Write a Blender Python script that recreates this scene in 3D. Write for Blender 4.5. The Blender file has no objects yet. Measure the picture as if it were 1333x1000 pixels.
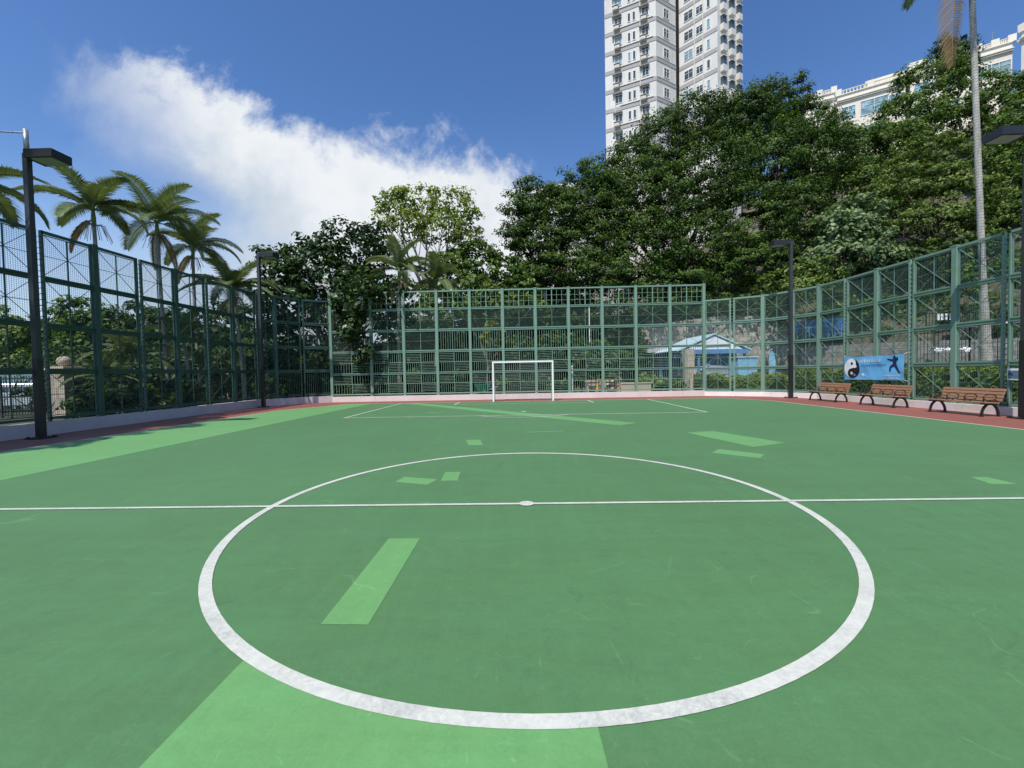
import bpy, math, random
import numpy as np
from mathutils import Vector, Matrix
R = math.radians
C = bpy.context.scene.collection
random.seed(7)

# ---------------------------------------------------------------- camera numbers (metres; pitch centre spot at the origin)
F, PITCH, ROLL, CAMZ, YAW = 539.41, 0.0284, -0.0189, 1.516, -0.0257
CAM = np.array([-0.02, -4.707, CAMZ])
_f0 = np.array([math.sin(YAW), math.cos(YAW), 0.0]); _r0 = np.array([math.cos(YAW), -math.sin(YAW), 0.0]); _z = np.array([0, 0, 1.0])
FW = _f0 * math.cos(PITCH) - _z * math.sin(PITCH)
UP0 = _f0 * math.sin(PITCH) + _z * math.cos(PITCH)
RT = math.cos(ROLL) * _r0 + math.sin(ROLL) * UP0
UPV = -math.sin(ROLL) * _r0 + math.cos(ROLL) * UP0

def at(px, py, Y):
    """measured photo point at distance Y ahead of the viewpoint -> world metres"""
    d = FW + RT * ((px - 666.5) / F) - UPV * ((py - 500) / F)
    return CAM + d * (Y / d.dot(_f0))

def gz(px, Y):
    p = at(px, 480, Y); return (float(p[0]), float(p[1]))

# ---------------------------------------------------------------- tagging
def tag(o, label=None, cat=None, group=None, kind=None):
    if label: o['label'] = label
    if cat: o['category'] = cat
    if group: o['group'] = group
    if kind: o['kind'] = kind
    return o

def thing(name, label, cat, loc=(0, 0, 0), rz=0.0, group=None):
    o = bpy.data.objects.new(name, None); C.objects.link(o)
    o.location = loc; o.rotation_euler = (0, 0, rz); o.empty_display_size = .2
    return tag(o, label, cat, group)

def copy_tree(o, parent=None):
    c = o.copy(); C.objects.link(c)
    if parent: c.parent = parent
    for ch in list(o.children): copy_tree(ch, c)
    return c

# ---------------------------------------------------------------- mesh builder
class MB:
    def __init__(s): s.v = []; s.f = []
    def quad(s, pts):
        n = len(s.v); s.v += [tuple(map(float, p)) for p in pts]; s.f.append(tuple(range(n, n + len(pts)))); return s
    def box(s, c, d, rz=0.0):
        cx, cy, cz = c; hx, hy, hz = d[0] / 2, d[1] / 2, d[2] / 2; n = len(s.v); ca, sa = math.cos(rz), math.sin(rz)
        for x, y, z in ((-1,-1,-1),(1,-1,-1),(1,1,-1),(-1,1,-1),(-1,-1,1),(1,-1,1),(1,1,1),(-1,1,1)):
            X, Y = x * hx, y * hy
            s.v.append((cx + X * ca - Y * sa, cy + X * sa + Y * ca, cz + z * hz))
        s.f += [tuple(n + i for i in q) for q in ((0,3,2,1),(4,5,6,7),(0,1,5,4),(1,2,6,5),(2,3,7,6),(3,0,4,7))]; return s
    def bar(s, a, b, w, h=None, up=(0, 0, 1)):
        h = w if h is None else h
        a = Vector(a); b = Vector(b); d = (b - a)
        if d.length < 1e-6: return s
        d.normalize(); u = Vector(up)
        if abs(d.dot(u)) > .98: u = Vector((0, 1, 0)) if abs(d.y) < .9 else Vector((1, 0, 0))
        sx = d.cross(u).normalized(); sy = sx.cross(d).normalized(); n = len(s.v)
        for p in (a, b):
            for x, y in ((-1,-1),(1,-1),(1,1),(-1,1)): s.v.append(tuple(p + sx * (x * w / 2) + sy * (y * h / 2)))
        s.f += [tuple(n + i for i in q) for q in ((0,3,2,1),(4,5,6,7),(0,1,5,4),(1,2,6,5),(2,3,7,6),(3,0,4,7))]; return s
    def tube(s, pts, r, n=8, cap=True):
        pts = [Vector(p) for p in pts]; k = len(pts)
        rs = r if isinstance(r, (list, tuple)) else [r] * k
        base = len(s.v); ref = None
        for i, p in enumerate(pts):
            d = (pts[min(i + 1, k - 1)] - pts[max(i - 1, 0)])
            d = d.normalized() if d.length > 1e-9 else Vector((0, 0, 1))
            if ref is None or abs(ref.dot(d)) > .95: ref = Vector((1, 0, 0)) if abs(d.x) < .8 else Vector((0, 1, 0))
            sx = d.cross(ref).normalized(); sy = d.cross(sx).normalized(); ref = sy.cross(d) if False else ref
            for j in range(n):
                a = 2 * math.pi * j / n; s.v.append(tuple(p + (sx * math.cos(a) + sy * math.sin(a)) * rs[i]))
        for i in range(k - 1):
            for j in range(n):
                a = base + i * n + j; b = base + i * n + (j + 1) % n
                s.f.append((a, b, b + n, a + n))
        if cap:
            s.f.append(tuple(base + j for j in range(n))[::-1]); s.f.append(tuple(base + (k - 1) * n + j for j in range(n)))
        return s
    def lathe(s, c, prof, n=16):
        base = len(s.v); cx, cy, cz = c
        for r, z in prof:
            for j in range(n):
                a = 2 * math.pi * j / n; s.v.append((cx + r * math.cos(a), cy + r * math.sin(a), cz + z))
        for i in range(len(prof) - 1):
            for j in range(n):
                a = base + i * n + j; b = base + i * n + (j + 1) % n; s.f.append((a, b, b + n, a + n))
        s.f.append(tuple(base + j for j in range(n))[::-1]); s.f.append(tuple(base + (len(prof) - 1) * n + j for j in range(n)))
        return s
    def prism(s, poly, z0, z1):
        n = len(poly); b = len(s.v)
        s.v += [(x, y, z0) for x, y in poly] + [(x, y, z1) for x, y in poly]
        s.f.append(tuple(range(b, b + n))[::-1]); s.f.append(tuple(range(b + n, b + 2 * n)))
        for i in range(n):
            j = (i + 1) % n; s.f.append((b + i, b + j, b + n + j, b + n + i))
        return s
    def xform(s, M):
        s.v = [tuple(M @ Vector(p)) for p in s.v]; return s
    def mesh(s, name, m, smooth=False):
        me = bpy.data.meshes.new(name); me.from_pydata(s.v, [], s.f); me.materials.append(m)
        if smooth: me.polygons.foreach_set('use_smooth', [True] * len(me.polygons))
        me.update(); return me
    def build(s, name, m, parent=None, loc=(0, 0, 0), rz=0.0, smooth=False, bevel=0.0, world=False):
        if world and parent is not None:
            L = parent.location; s.v = [(x - L.x, y - L.y, z - L.z) for x, y, z in s.v]
        return link(name, s.mesh(name, m, smooth), parent, loc, rz, bevel)

def link(name, me, parent=None, loc=(0, 0, 0), rz=0.0, bevel=0.0):
    o = bpy.data.objects.new(name, me); C.objects.link(o); o.location = loc; o.rotation_euler = (0, 0, rz)
    if parent is not None: o.parent = parent
    if bevel:
        b = o.modifiers.new('bevel', 'BEVEL'); b.width = bevel; b.segments = 2; b.limit_method = 'ANGLE'
    return o

def structure(name, mb, m): return tag(mb.build(name, m), kind='structure')

# ---------------------------------------------------------------- materials
def _nodes(name):
    m = bpy.data.materials.new(name); m.use_nodes = True
    nt = m.node_tree; b = nt.nodes['Principled BSDF']; return m, nt, b
def N(nt, t, **kw):
    n = nt.nodes.new(t)
    for k, v in kw.items():
        if k.startswith('i_'): n.inputs[int(k[2:]) if k[2:].isdigit() else k[2:]].default_value = v
        else: setattr(n, k, v)
    return n
def ramp(nt, fac, stops):
    r = N(nt, 'ShaderNodeValToRGB'); cr = r.color_ramp
    while len(cr.elements) < len(stops): cr.elements.new(.5)
    for e, (p, c) in zip(cr.elements, stops): e.position = p; e.color = (*c, 1) if len(c) == 3 else c
    nt.links.new(fac, r.inputs[0]); return r.outputs[0]
def mul(c, k): return tuple(min(1, x * k) for x in c)
def noise(nt, scale, detail=4, rough=.55, vec=None, dist=0.0):
    n = N(nt, 'ShaderNodeTexNoise'); n.inputs['Scale'].default_value = scale; n.inputs['Detail'].default_value = detail
    n.inputs['Roughness'].default_value = rough; n.inputs['Distortion'].default_value = dist
    if vec is not None: nt.links.new(vec, n.inputs['Vector'])
    return n.outputs[0]
def objco(nt, sc=(1, 1, 1)):
    t = N(nt, 'ShaderNodeTexCoord'); mp = N(nt, 'ShaderNodeMapping'); mp.inputs['Scale'].default_value = sc
    nt.links.new(t.outputs['Object'], mp.inputs[0]); return mp.outputs[0]
def mixc(nt, fac, a, b, mode='MIX'):
    m = N(nt, 'ShaderNodeMix', data_type='RGBA', blend_type=mode)
    for s, v in ((m.inputs[0], fac), (m.inputs[6], a), (m.inputs[7], b)):
        if hasattr(v, 'is_linked'): nt.links.new(v, s)
        elif isinstance(v, (int, float)): s.default_value = v
        else: s.default_value = (*v, 1)
    return m.outputs[2]
def bump(nt, b, h, strength=.3, dist=.01):
    n = N(nt, 'ShaderNodeBump'); n.inputs['Strength'].default_value = strength; n.inputs['Distance'].default_value = dist
    nt.links.new(h, n.inputs['Height']); nt.links.new(n.outputs[0], b.inputs['Normal'])

def mat(name, col, rough=.6, var=.25, scale=6.0, metal=0.0, spec=.5, bmp=0.0, stretch=(1, 1, 1)):
    m, nt, b = _nodes(name); v = objco(nt, stretch)
    n = noise(nt, scale, 6, .6, v); n2 = noise(nt, scale * 9, 3, .6, v)
    c = ramp(nt, n, [(.25, mul(col, 1 - var)), (.5, col), (.78, mul(col, 1 + var * .8))])
    c = mixc(nt, .25, c, ramp(nt, n2, [(.3, mul(col, 1 - var)), (.7, mul(col, 1 + var))]))
    nt.links.new(c, b.inputs['Base Color']); b.inputs['Roughness'].default_value = rough
    b.inputs['Metallic'].default_value = metal; b.inputs['Specular IOR Level'].default_value = spec
    if bmp: bump(nt, b, n2, bmp)
    return m

def court_mat(name, col, amp=1.0):
    m, nt, b = _nodes(name); v = objco(nt)
    def math_(op, a, c, d=None):
        n = N(nt, 'ShaderNodeMath', operation=op)
        for k, q in enumerate((a, c, d)):
            if q is None: continue
            if isinstance(q, (int, float)): n.inputs[k].default_value = q
            else: nt.links.new(q, n.inputs[k])
        return n.outputs[0]
    big = noise(nt, .17, 4, .55, v, .7); mid = noise(nt, .9, 8, .66, objco(nt, (.6, 1.25, 1)), 1.0)
    sm = noise(nt, 6.5, 9, .80, objco(nt, (.8, 1.15, 1)), 1.6); roll = noise(nt, 2.6, 6, .66, objco(nt, (.22, 2.4, 1)), .6); roll2 = noise(nt, 2.4, 6, .66, objco(nt, (2.6, .25, 1)), .7)
    fine = noise(nt, 70, 3, .7, v)
    k = 1.0
    for n_, a_ in ((big, .26), (mid, .24), (sm, .40), (roll, .22), (roll2, .22), (fine, .34)): k = math_('MULTIPLY_ADD', math_('SUBTRACT', n_, .5), a_ * amp, k)
    for sc_, th, lo, gs, amt in ((1.1, .0022, .54, 1.7, .32), (2.3, .0034, .57, 2.6, .30), (.55, .0010, .58, .9, .40), (4.5, .006, .58, 4.0, .22), (7.0, .010, .60, 2.2, .22)):     # shoe scuffs and scratches: thin wandering lines, gated
        ln = math_('ABSOLUTE', math_('SUBTRACT', noise(nt, sc_, 2, .4, objco(nt, (1, .7, 1)), .4), .5), 0)
        ln = ramp(nt, ln, [(0, (1, 1, 1)), (th, (0, 0, 0))]); gt_ = ramp(nt, noise(nt, gs, 5, .7, objco(nt, (1.2, 1, 1))), [(lo, (0, 0, 0)), (lo + .05, (1, 1, 1))])
        k = math_('MULTIPLY_ADD', math_('MULTIPLY', ln, gt_), amt, k)
    dk = ramp(nt, noise(nt, 1.6, 7, .72, v, 1.2), [(.62, (0, 0, 0)), (.70, (1, 1, 1))]); k = math_('MULTIPLY_ADD', dk, -.12 * amp, k)
    sx_ = N(nt, 'ShaderNodeSeparateXYZ'); nt.links.new(v, sx_.inputs[0])                        # roller seams
    for x0 in (.05, -3.1, 3.3, 6.6, -6.4):
        sl_ = ramp(nt, math_('ABSOLUTE', math_('ADD', math_('MULTIPLY_ADD', math_('SUBTRACT', sm, .5), .01, sx_.outputs[0]), -x0), 0), [(0, (1, 1, 1)), (.006, (0, 0, 0))])
        k = math_('MULTIPLY_ADD', math_('MULTIPLY', sl_, gt_), .10, math_('MULTIPLY_ADD', sl_, .035, k))
    vs = N(nt, 'ShaderNodeTexVoronoi'); vs.inputs['Scale'].default_value = 2.1; nt.links.new(v, vs.inputs['Vector'])
    sp = ramp(nt, vs.outputs['Distance'], [(0, (1, 1, 1)), (.022, (0, 0, 0))]); k = math_('MULTIPLY_ADD', sp, -.45, k)
    vs = N(nt, 'ShaderNodeTexVoronoi'); vs.inputs['Scale'].default_value = 1.3; nt.links.new(v, vs.inputs['Vector'])
    sp = ramp(nt, vs.outputs['Distance'], [(0, (1, 1, 1)), (.011, (0, 0, 0))]); k = math_('MULTIPLY_ADD', sp, .9, k)
    kk = N(nt, 'ShaderNodeCombineXYZ')
    for q in range(3): nt.links.new(k, kk.inputs[q])
    hue = mixc(nt, ramp(nt, mid, [(.35, (0, 0, 0)), (.65, (1, 1, 1))]), (col[0] * 1.04, col[1] * .99, col[2] * .97), (col[0] * .97, col[1] * 1.005, col[2] * 1.03))
    c = mixc(nt, 1.0, hue, kk.outputs[0], 'MULTIPLY')
    nt.links.new(c, b.inputs['Base Color'])
    rr = N(nt, 'ShaderNodeMapRange'); nt.links.new(sm, rr.inputs[0]); rr.inputs[3].default_value = .55; rr.inputs[4].default_value = .78
    nt.links.new(rr.outputs[0], b.inputs['Roughness']); b.inputs['Specular IOR Level'].default_value = .45; b.inputs['Sheen Weight'].default_value = .08; b.inputs['Sheen Roughness'].default_value = .35; b.inputs['Sheen Tint'].default_value = (.75, 1, .8, 1)
    bump(nt, b, fine, .12, .004)
    return m

def line_mat(name, col, dirt=(.45, .46, .44)):
    m, nt, b = _nodes(name); v = objco(nt)
    n = noise(nt, 3.2, 8, .75, v, .5); n2 = noise(nt, 26, 8, .8, v, .8); n3 = noise(nt, 1.1, 4, .6, v)
    sp_ = ramp(nt, n2, [(.38, dirt), (.60, col)])
    c = mixc(nt, ramp(nt, n, [(.38, (0, 0, 0)), (.58, (1, 1, 1))]), mixc(nt, .30, sp_, dirt), mixc(nt, .55, col, sp_))
    c = mixc(nt, ramp(nt, n3, [(.40, (0, 0, 0)), (.62, (.5, .5, .5))]), c, col)
    w = ramp(nt, noise(nt, 7, 9, .8, v, 1.5), [(.66, (0, 0, 0)), (.69, (1, 1, 1))]); wk = N(nt, 'ShaderNodeMath', operation='MULTIPLY'); nt.links.new(w, wk.inputs[0]); wk.inputs[1].default_value = .35
    c = mixc(nt, wk.outputs[0], c, (.22, .27, .22))
    nt.links.new(c, b.inputs['Base Color']); b.inputs['Roughness'].default_value = .65
    return m

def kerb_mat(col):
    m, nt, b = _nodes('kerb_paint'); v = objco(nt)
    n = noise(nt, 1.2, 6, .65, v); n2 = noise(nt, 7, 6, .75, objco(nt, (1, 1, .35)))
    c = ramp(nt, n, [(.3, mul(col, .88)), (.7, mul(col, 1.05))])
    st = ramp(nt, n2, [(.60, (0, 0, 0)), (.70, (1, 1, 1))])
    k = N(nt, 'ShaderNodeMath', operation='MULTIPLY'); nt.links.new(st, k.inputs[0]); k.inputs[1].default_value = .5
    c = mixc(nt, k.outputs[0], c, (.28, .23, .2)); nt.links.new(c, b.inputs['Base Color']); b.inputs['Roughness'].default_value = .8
    return m

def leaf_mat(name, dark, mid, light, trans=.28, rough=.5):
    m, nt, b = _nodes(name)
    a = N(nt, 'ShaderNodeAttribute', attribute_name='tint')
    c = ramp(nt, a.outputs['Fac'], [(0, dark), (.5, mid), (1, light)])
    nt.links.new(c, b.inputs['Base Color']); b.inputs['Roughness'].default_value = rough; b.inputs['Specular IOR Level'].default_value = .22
    t = N(nt, 'ShaderNodeBsdfTranslucent'); nt.links.new(mixc(nt, 1.0, c, (1.0, 1.0, .45), 'MULTIPLY'), t.inputs[0])
    ms = N(nt, 'ShaderNodeMixShader'); ms.inputs[0].default_value = trans
    nt.links.new(b.outputs[0], ms.inputs[1]); nt.links.new(t.outputs[0], ms.inputs[2])
    nt.links.new(ms.outputs[0], nt.nodes['Material Output'].inputs[0]); return m

def bark_mat(name, col, ring=0.0):
    m, nt, b = _nodes(name); v = objco(nt, (1, 1, .25)); n = noise(nt, 9, 6, .7, v)
    c = ramp(nt, n, [(.3, mul(col, .5)), (.5, col), (.75, mul(col, 1.35))])
    if ring:
        w = N(nt, 'ShaderNodeTexWave', wave_type='BANDS', bands_direction='Z'); w.inputs['Scale'].default_value = ring
        w.inputs['Distortion'].default_value = 1.2; w.inputs['Detail'].default_value = 2
        t = N(nt, 'ShaderNodeTexCoord'); nt.links.new(t.outputs['Object'], w.inputs['Vector'])
        c = mixc(nt, ramp(nt, w.outputs['Fac'], [(.78, (0, 0, 0)), (.95, (.75, .75, .75))]), c, mul(col, .42))
    nt.links.new(c, b.inputs['Base Color']); b.inputs['Roughness'].default_value = .85; bump(nt, b, n, .5, .02); return m

def stone_mat(name, c1, c2, mortar, sx, sy, upaxis='xz'):
    """random rubble blocks with mortar, in object space"""
    m, nt, b = _nodes(name)
    t = N(nt, 'ShaderNodeTexCoord'); sp = N(nt, 'ShaderNodeSeparateXYZ'); nt.links.new(t.outputs['Object'], sp.inputs[0])
    ad = N(nt, 'ShaderNodeMath', operation='ADD'); nt.links.new(sp.outputs[0], ad.inputs[0]); nt.links.new(sp.outputs[1], ad.inputs[1])
    cb = N(nt, 'ShaderNodeCombineXYZ'); nt.links.new(ad.outputs[0], cb.inputs[0]); nt.links.new(sp.outputs[2], cb.inputs[1])
    nv = N(nt, 'ShaderNodeTexNoise'); nv.inputs['Scale'].default_value = 1.2; nt.links.new(cb.outputs[0], nv.inputs['Vector'])
    mx = N(nt, 'ShaderNodeVectorMath', operation='MULTIPLY_ADD'); nt.links.new(nv.outputs['Color'], mx.inputs[0]); mx.inputs[1].default_value = (.25, .12, 0)
    nt.links.new(cb.outputs[0], mx.inputs[2])
    br = N(nt, 'ShaderNodeTexBrick'); nt.links.new(mx.outputs[0], br.inputs['Vector'])
    br.inputs['Color1'].default_value = (*c1, 1); br.inputs['Color2'].default_value = (*c2, 1); br.inputs['Mortar'].default_value = (*mortar, 1)
    br.inputs['Scale'].default_value = 1; br.inputs['Brick Width'].default_value = sx; br.inputs['Row Height'].default_value = sy
    br.inputs['Mortar Size'].default_value = sy * .09; br.inputs['Mortar Smooth'].default_value = .4; br.inputs['Bias'].default_value = -.1
    n = noise(nt, 2.5, 6, .7, objco(nt))
    c = mixc(nt, .55, br.outputs[0], ramp(nt, n, [(.3, mul(c1, .45)), (.7, mul(c2, 1.2))]))
    nt.links.new(c, b.inputs['Base Color']); b.inputs['Roughness'].default_value = .85
    bump(nt, b, br.outputs['Fac'], -.6, .05); return m

def hill_mat():
    m, nt, b = _nodes('hill_soil'); v = objco(nt)
    n = noise(nt, .35, 8, .7, v, .6); n2 = noise(nt, 2.2, 6, .7, v)
    c = ramp(nt, n, [(.38, (.030, .045, .016)), (.54, (.085, .080, .052)), (.70, (.23, .20, .155))])
    c = mixc(nt, .4, c, ramp(nt, n2, [(.38, (.025, .038, .014)), (.7, (.25, .22, .17))]))
    nt.links.new(c, b.inputs['Base Color']); b.inputs['Roughness'].default_value = .95; bump(nt, b, n2, .8, .2); return m

def glass_mat(name, col=(.05, .07, .08)):
    m, nt, b = _nodes(name); n = noise(nt, .8, 2, .5, objco(nt))
    nt.links.new(ramp(nt, n, [(.3, mul(col, .5)), (.7, mul(col, 1.8))]), b.inputs['Base Color'])
    b.inputs['Roughness'].default_value = .12; b.inputs['Specular IOR Level'].default_value = .7; return m

def barrier_mat():
    m, nt, b = _nodes('barrier_stripes')
    w = N(nt, 'ShaderNodeTexWave', wave_type='BANDS', bands_direction='X'); w.inputs['Scale'].default_value = 1.1
    t = N(nt, 'ShaderNodeTexCoord'); nt.links.new(t.outputs['Object'], w.inputs['Vector'])
    r = ramp(nt, w.outputs['Fac'], [(.48, (.62, .17, .05)), (.52, (.72, .66, .52))])
    nt.links.new(r, b.inputs['Base Color']); b.inputs['Roughness'].default_value = .6; return m

M = {}
M['court'] = court_mat('court_green', (.072, .180, .066))
M['patch'] = court_mat('court_patch_green', (.122, .305, .102), .9)
M['red'] = court_mat('runoff_red', (.240, .075, .054), 1.3)
M['line'] = line_mat('line_white', (.60, .61, .54), (.31, .33, .295))
M['line_far'] = line_mat('line_cream', (.74, .72, .62), (.55, .55, .45))
M['kerb_left'] = kerb_mat((.56, .50, .50)); M['kerb_back'] = kerb_mat((.68, .59, .55)); M['kerb_right'] = kerb_mat((.84, .76, .73))  # same kerb paint; right whitened for sunlight, left darkened for shade
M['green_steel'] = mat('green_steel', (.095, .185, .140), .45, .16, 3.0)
M['sunlit_green_steel'] = mat('sunlit_green_steel', (.165, .275, .210), .45, .14, 3.0)  # same green paint, lightened to carry sunlight on back and right fences
M['shaded_green_steel'] = mat('shaded_green_steel', (.030, .078, .060), .45, .25, 3.0)  # same green paint, darkened to carry the shade on the left fence
M['shaded_green_wire'] = mat('shaded_green_wire', (.018, .050, .040), .5, .2, 3.0)  # left fence wire, its shade likewise put into the colour
M['green_wire'] = mat('green_wire', (.085, .150, .115), .5, .15, 3.0)
M['light_bar'] = mat('galvanised_brace', (.17, .30, .24), .5, .2, 3.0)
M['black_paint'] = mat('black_paint', (.018, .018, .019), .38, .3, 4)
M['grey_paint'] = mat('dark_grey_paint', (.036, .039, .043), .45, .2, 4)
M['silver'] = mat('galvanised_steel', (.42, .43, .43), .4, .15, 8, .6)
M['lens'] = mat('lamp_lens', (.30, .33, .30), .3, .15, 5)
M['white_metal'] = mat('white_enamel', (.80, .80, .79), .4, .06, 3)
M['net'] = mat('net_cord', (.33, .34, .33), .8, .2, 5)
M['iron'] = mat('black_iron', (.02, .02, .02), .42, .3, 9)
M['wood'] = mat('bench_wood', (.30, .155, .085), .55, .28, 3.0, bmp=.15, stretch=(6, .6, 6))
M['banner_blue'] = mat('banner_blue', (.15, .47, .78), .5, .08, 2.0)
M['ink_black'] = mat('banner_black', (.012, .012, .02), .5, .1, 3)
M['ink_navy'] = mat('banner_navy', (.012, .018, .09), .5, .1, 3)
M['ink_white'] = mat('banner_white', (.80, .83, .85), .5, .05, 3)
M['ink_mid'] = mat('banner_midblue', (.035, .15, .42), .5, .1, 3)
M['sign_teal'] = mat('sign_teal', (.10, .20, .24), .5, .3, 12)
M['ink_pale'] = mat('banner_pale', (.30, .58, .86), .5, .1, 3)
M['stone'] = stone_mat('rubble_stone', (.20, .185, .15), (.50, .46, .39), (.04, .04, .03), .60, .38)
M['stone_grey'] = stone_mat('grey_stone', (.15, .15, .135), (.32, .31, .28), (.08, .08, .07), .5, .28)
M['pillar'] = stone_mat('pillar_tile', (.40, .33, .26), (.50, .44, .36), (.22, .18, .15), .36, .42)
M['cream'] = mat('cream_concrete', (.46, .40, .31), .8, .2, 3)
M['hill'] = hill_mat()
M['ground'] = mat('garden_soil', (.052, .060, .028), .95, .5, .6, bmp=.4)
M['pave'] = mat('paving', (.22, .21, .19), .9, .25, 1.2)
M['road'] = mat('asphalt', (.055, .055, .055), .9, .25, 1.5)
M['tower_white'] = mat('tower_render', (.64, .625, .585), .8, .20, .5, stretch=(1, 1, .16))
M['tower_grey'] = mat('tower_band', (.36, .35, .345), .8, .12, .5)
M['tower_cream'] = mat('tower_cream', (.66, .63, .55), .8, .14, .4)
M['win_frame'] = mat('window_frame', (.72, .72, .70), .5, .1, 2)
M['glass'] = glass_mat('window_glass')
M['glass_blue'] = glass_mat('window_glass_blue', (.20, .33, .38))
M['ac'] = mat('ac_unit', (.55, .53, .48), .6, .2, 2)
M['villa'] = mat('villa_render', (.74, .70, .60), .8, .10, .4)
M['dark_fence'] = mat('dark_railing', (.018, .028, .024), .5, .3, 4)
M['blue_paint'] = mat('blue_paint', (.085, .235, .46), .5, .25, 2)
M['deep_blue'] = mat('deep_blue_panel', (.03, .11, .27), .5, .25, 2)
M['pale_blue'] = mat('pale_blue_sheet', (.22, .46, .60), .5, .2, 3)
M['ice_blue'] = mat('ice_blue_trim', (.45, .62, .68), .5, .1, 3)
M['roof_white'] = mat('roof_white', (.76, .79, .82), .5, .06, 2)
M['car_silver'] = mat('car_silver', (.52, .56, .60), .25, .06, 1, .4)
M['car_white'] = mat('car_white', (.75, .76, .77), .25, .05, 1)
M['tyre'] = mat('tyre_rubber', (.015, .015, .015), .85, .2, 5)
M['headlamp'] = mat('car_lamp', (.6, .6, .58), .2, .1, 3)
M['yellow'] = mat('yellow_plastic', (.70, .45, .06), .5, .15, 4)
M['orange'] = mat('orange_plastic', (.70, .20, .04), .5, .15, 4)
M['red_plastic'] = mat('red_plastic', (.52, .05, .04), .5, .15, 4)
M['blue_plastic'] = mat('blue_plastic', (.06, .17, .45), .5, .15, 4)
M['barrow_green'] = mat('barrow_green', (.03, .26, .16), .45, .2, 4)
M['barrier'] = barrier_mat()
M['hoarding'] = mat('grey_blue_hoarding', (.18, .28, .33), .6, .15, 1.5)
M['bark'] = bark_mat('bark_brown', (.13, .105, .08))
M['bark_dark'] = bark_mat('bark_dark', (.05, .042, .034))
M['bark_pale'] = bark_mat('bark_pale', (.26, .225, .18))
M['palm_bark'] = bark_mat('palm_trunk', (.30, .28, .245), 3.2)
M['royal_bark'] = bark_mat('royal_palm_trunk', (.40, .385, .345), 3.0)
M['crownshaft'] = mat('crownshaft_green', (.12, .20, .06), .5, .2, 3)
M['husk'] = mat('dry_husk', (.30, .22, .12), .9, .3, 5)
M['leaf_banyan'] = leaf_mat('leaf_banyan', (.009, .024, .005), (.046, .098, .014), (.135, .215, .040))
M['leaf_glossy'] = leaf_mat('leaf_glossy', (.010, .024, .007), (.026, .058, .013), (.062, .115, .025), .2, .34)  # leaf colours darkened for the shade on boughs overhanging the fence
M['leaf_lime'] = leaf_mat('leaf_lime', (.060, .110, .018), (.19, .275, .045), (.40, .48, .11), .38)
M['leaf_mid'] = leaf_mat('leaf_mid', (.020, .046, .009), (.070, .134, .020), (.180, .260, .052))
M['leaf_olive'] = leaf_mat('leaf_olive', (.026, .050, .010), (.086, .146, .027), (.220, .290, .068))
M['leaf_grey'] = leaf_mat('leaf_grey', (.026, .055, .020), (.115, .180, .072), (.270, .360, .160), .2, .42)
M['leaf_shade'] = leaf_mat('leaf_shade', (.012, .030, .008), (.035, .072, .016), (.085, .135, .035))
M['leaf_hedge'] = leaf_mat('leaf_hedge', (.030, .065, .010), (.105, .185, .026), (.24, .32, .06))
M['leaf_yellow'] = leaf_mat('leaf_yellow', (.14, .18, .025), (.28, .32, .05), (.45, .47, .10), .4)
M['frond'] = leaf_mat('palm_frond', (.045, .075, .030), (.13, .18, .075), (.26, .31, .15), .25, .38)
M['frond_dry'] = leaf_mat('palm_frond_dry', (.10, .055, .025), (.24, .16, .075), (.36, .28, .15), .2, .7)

# ---------------------------------------------------------------- setting: ground, court, markings
g = MB(); g.quad([(-500, -400, -.03), (500, -400, -.03), (500, 700, -.03), (-500, 700, -.03)]); structure('ground', g, M['ground'])

FL = [(-13.5, w) for w in (-5.6, -4.05, -2.5, -.95, .58, 2.1, 3.6, 5.12, 6.65, 8.15, 9.68, 11.2, 12.75, 14.36, 16.05)] + [(-13.0, 16.85), (-12.2, 18.0), (-10.9, 18.72)]
FBK = [(-10.9, 18.72), (-8.60, 18.75), (-6.72, 18.75), (-4.82, 18.75), (-2.94, 18.75), (-1.08, 18.75), (.76, 18.75), (2.62, 18.75), (4.50, 18.75), (6.37, 18.75), (8.26, 18.75), (10.13, 18.75)]
FR = [(10.13, 18.75), (11.4, 18.15), (12.65, 17.45), (13.4, 16.3), (13.95, 15.17)] + [(14.05, w) for w in (13.68, 12.12, 10.65, 9.15, 7.72, 6.2, 4.7, 3.2, 1.7, .2, -1.3, -2.8, -4.3)]
outline = FL + FBK[1:] + FR[1:]
poly = outline + [(14.05, -19), (-13.5, -19)]
g = MB(); g.quad([(x, y, 0) for x, y in poly][::-1]); structure('runoff_strip', g, M['red'])

court_poly = [(-11.2, -17), (11.2, -17), (11.25, 14.2), (10.2, 16.62), (-9.2, 16.75), (-10.9, 13.6), (-11.25, 4)]
g = MB(); g.quad([(x, y, .004) for x, y in court_poly]); structure('court', g, M['court'])

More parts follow.
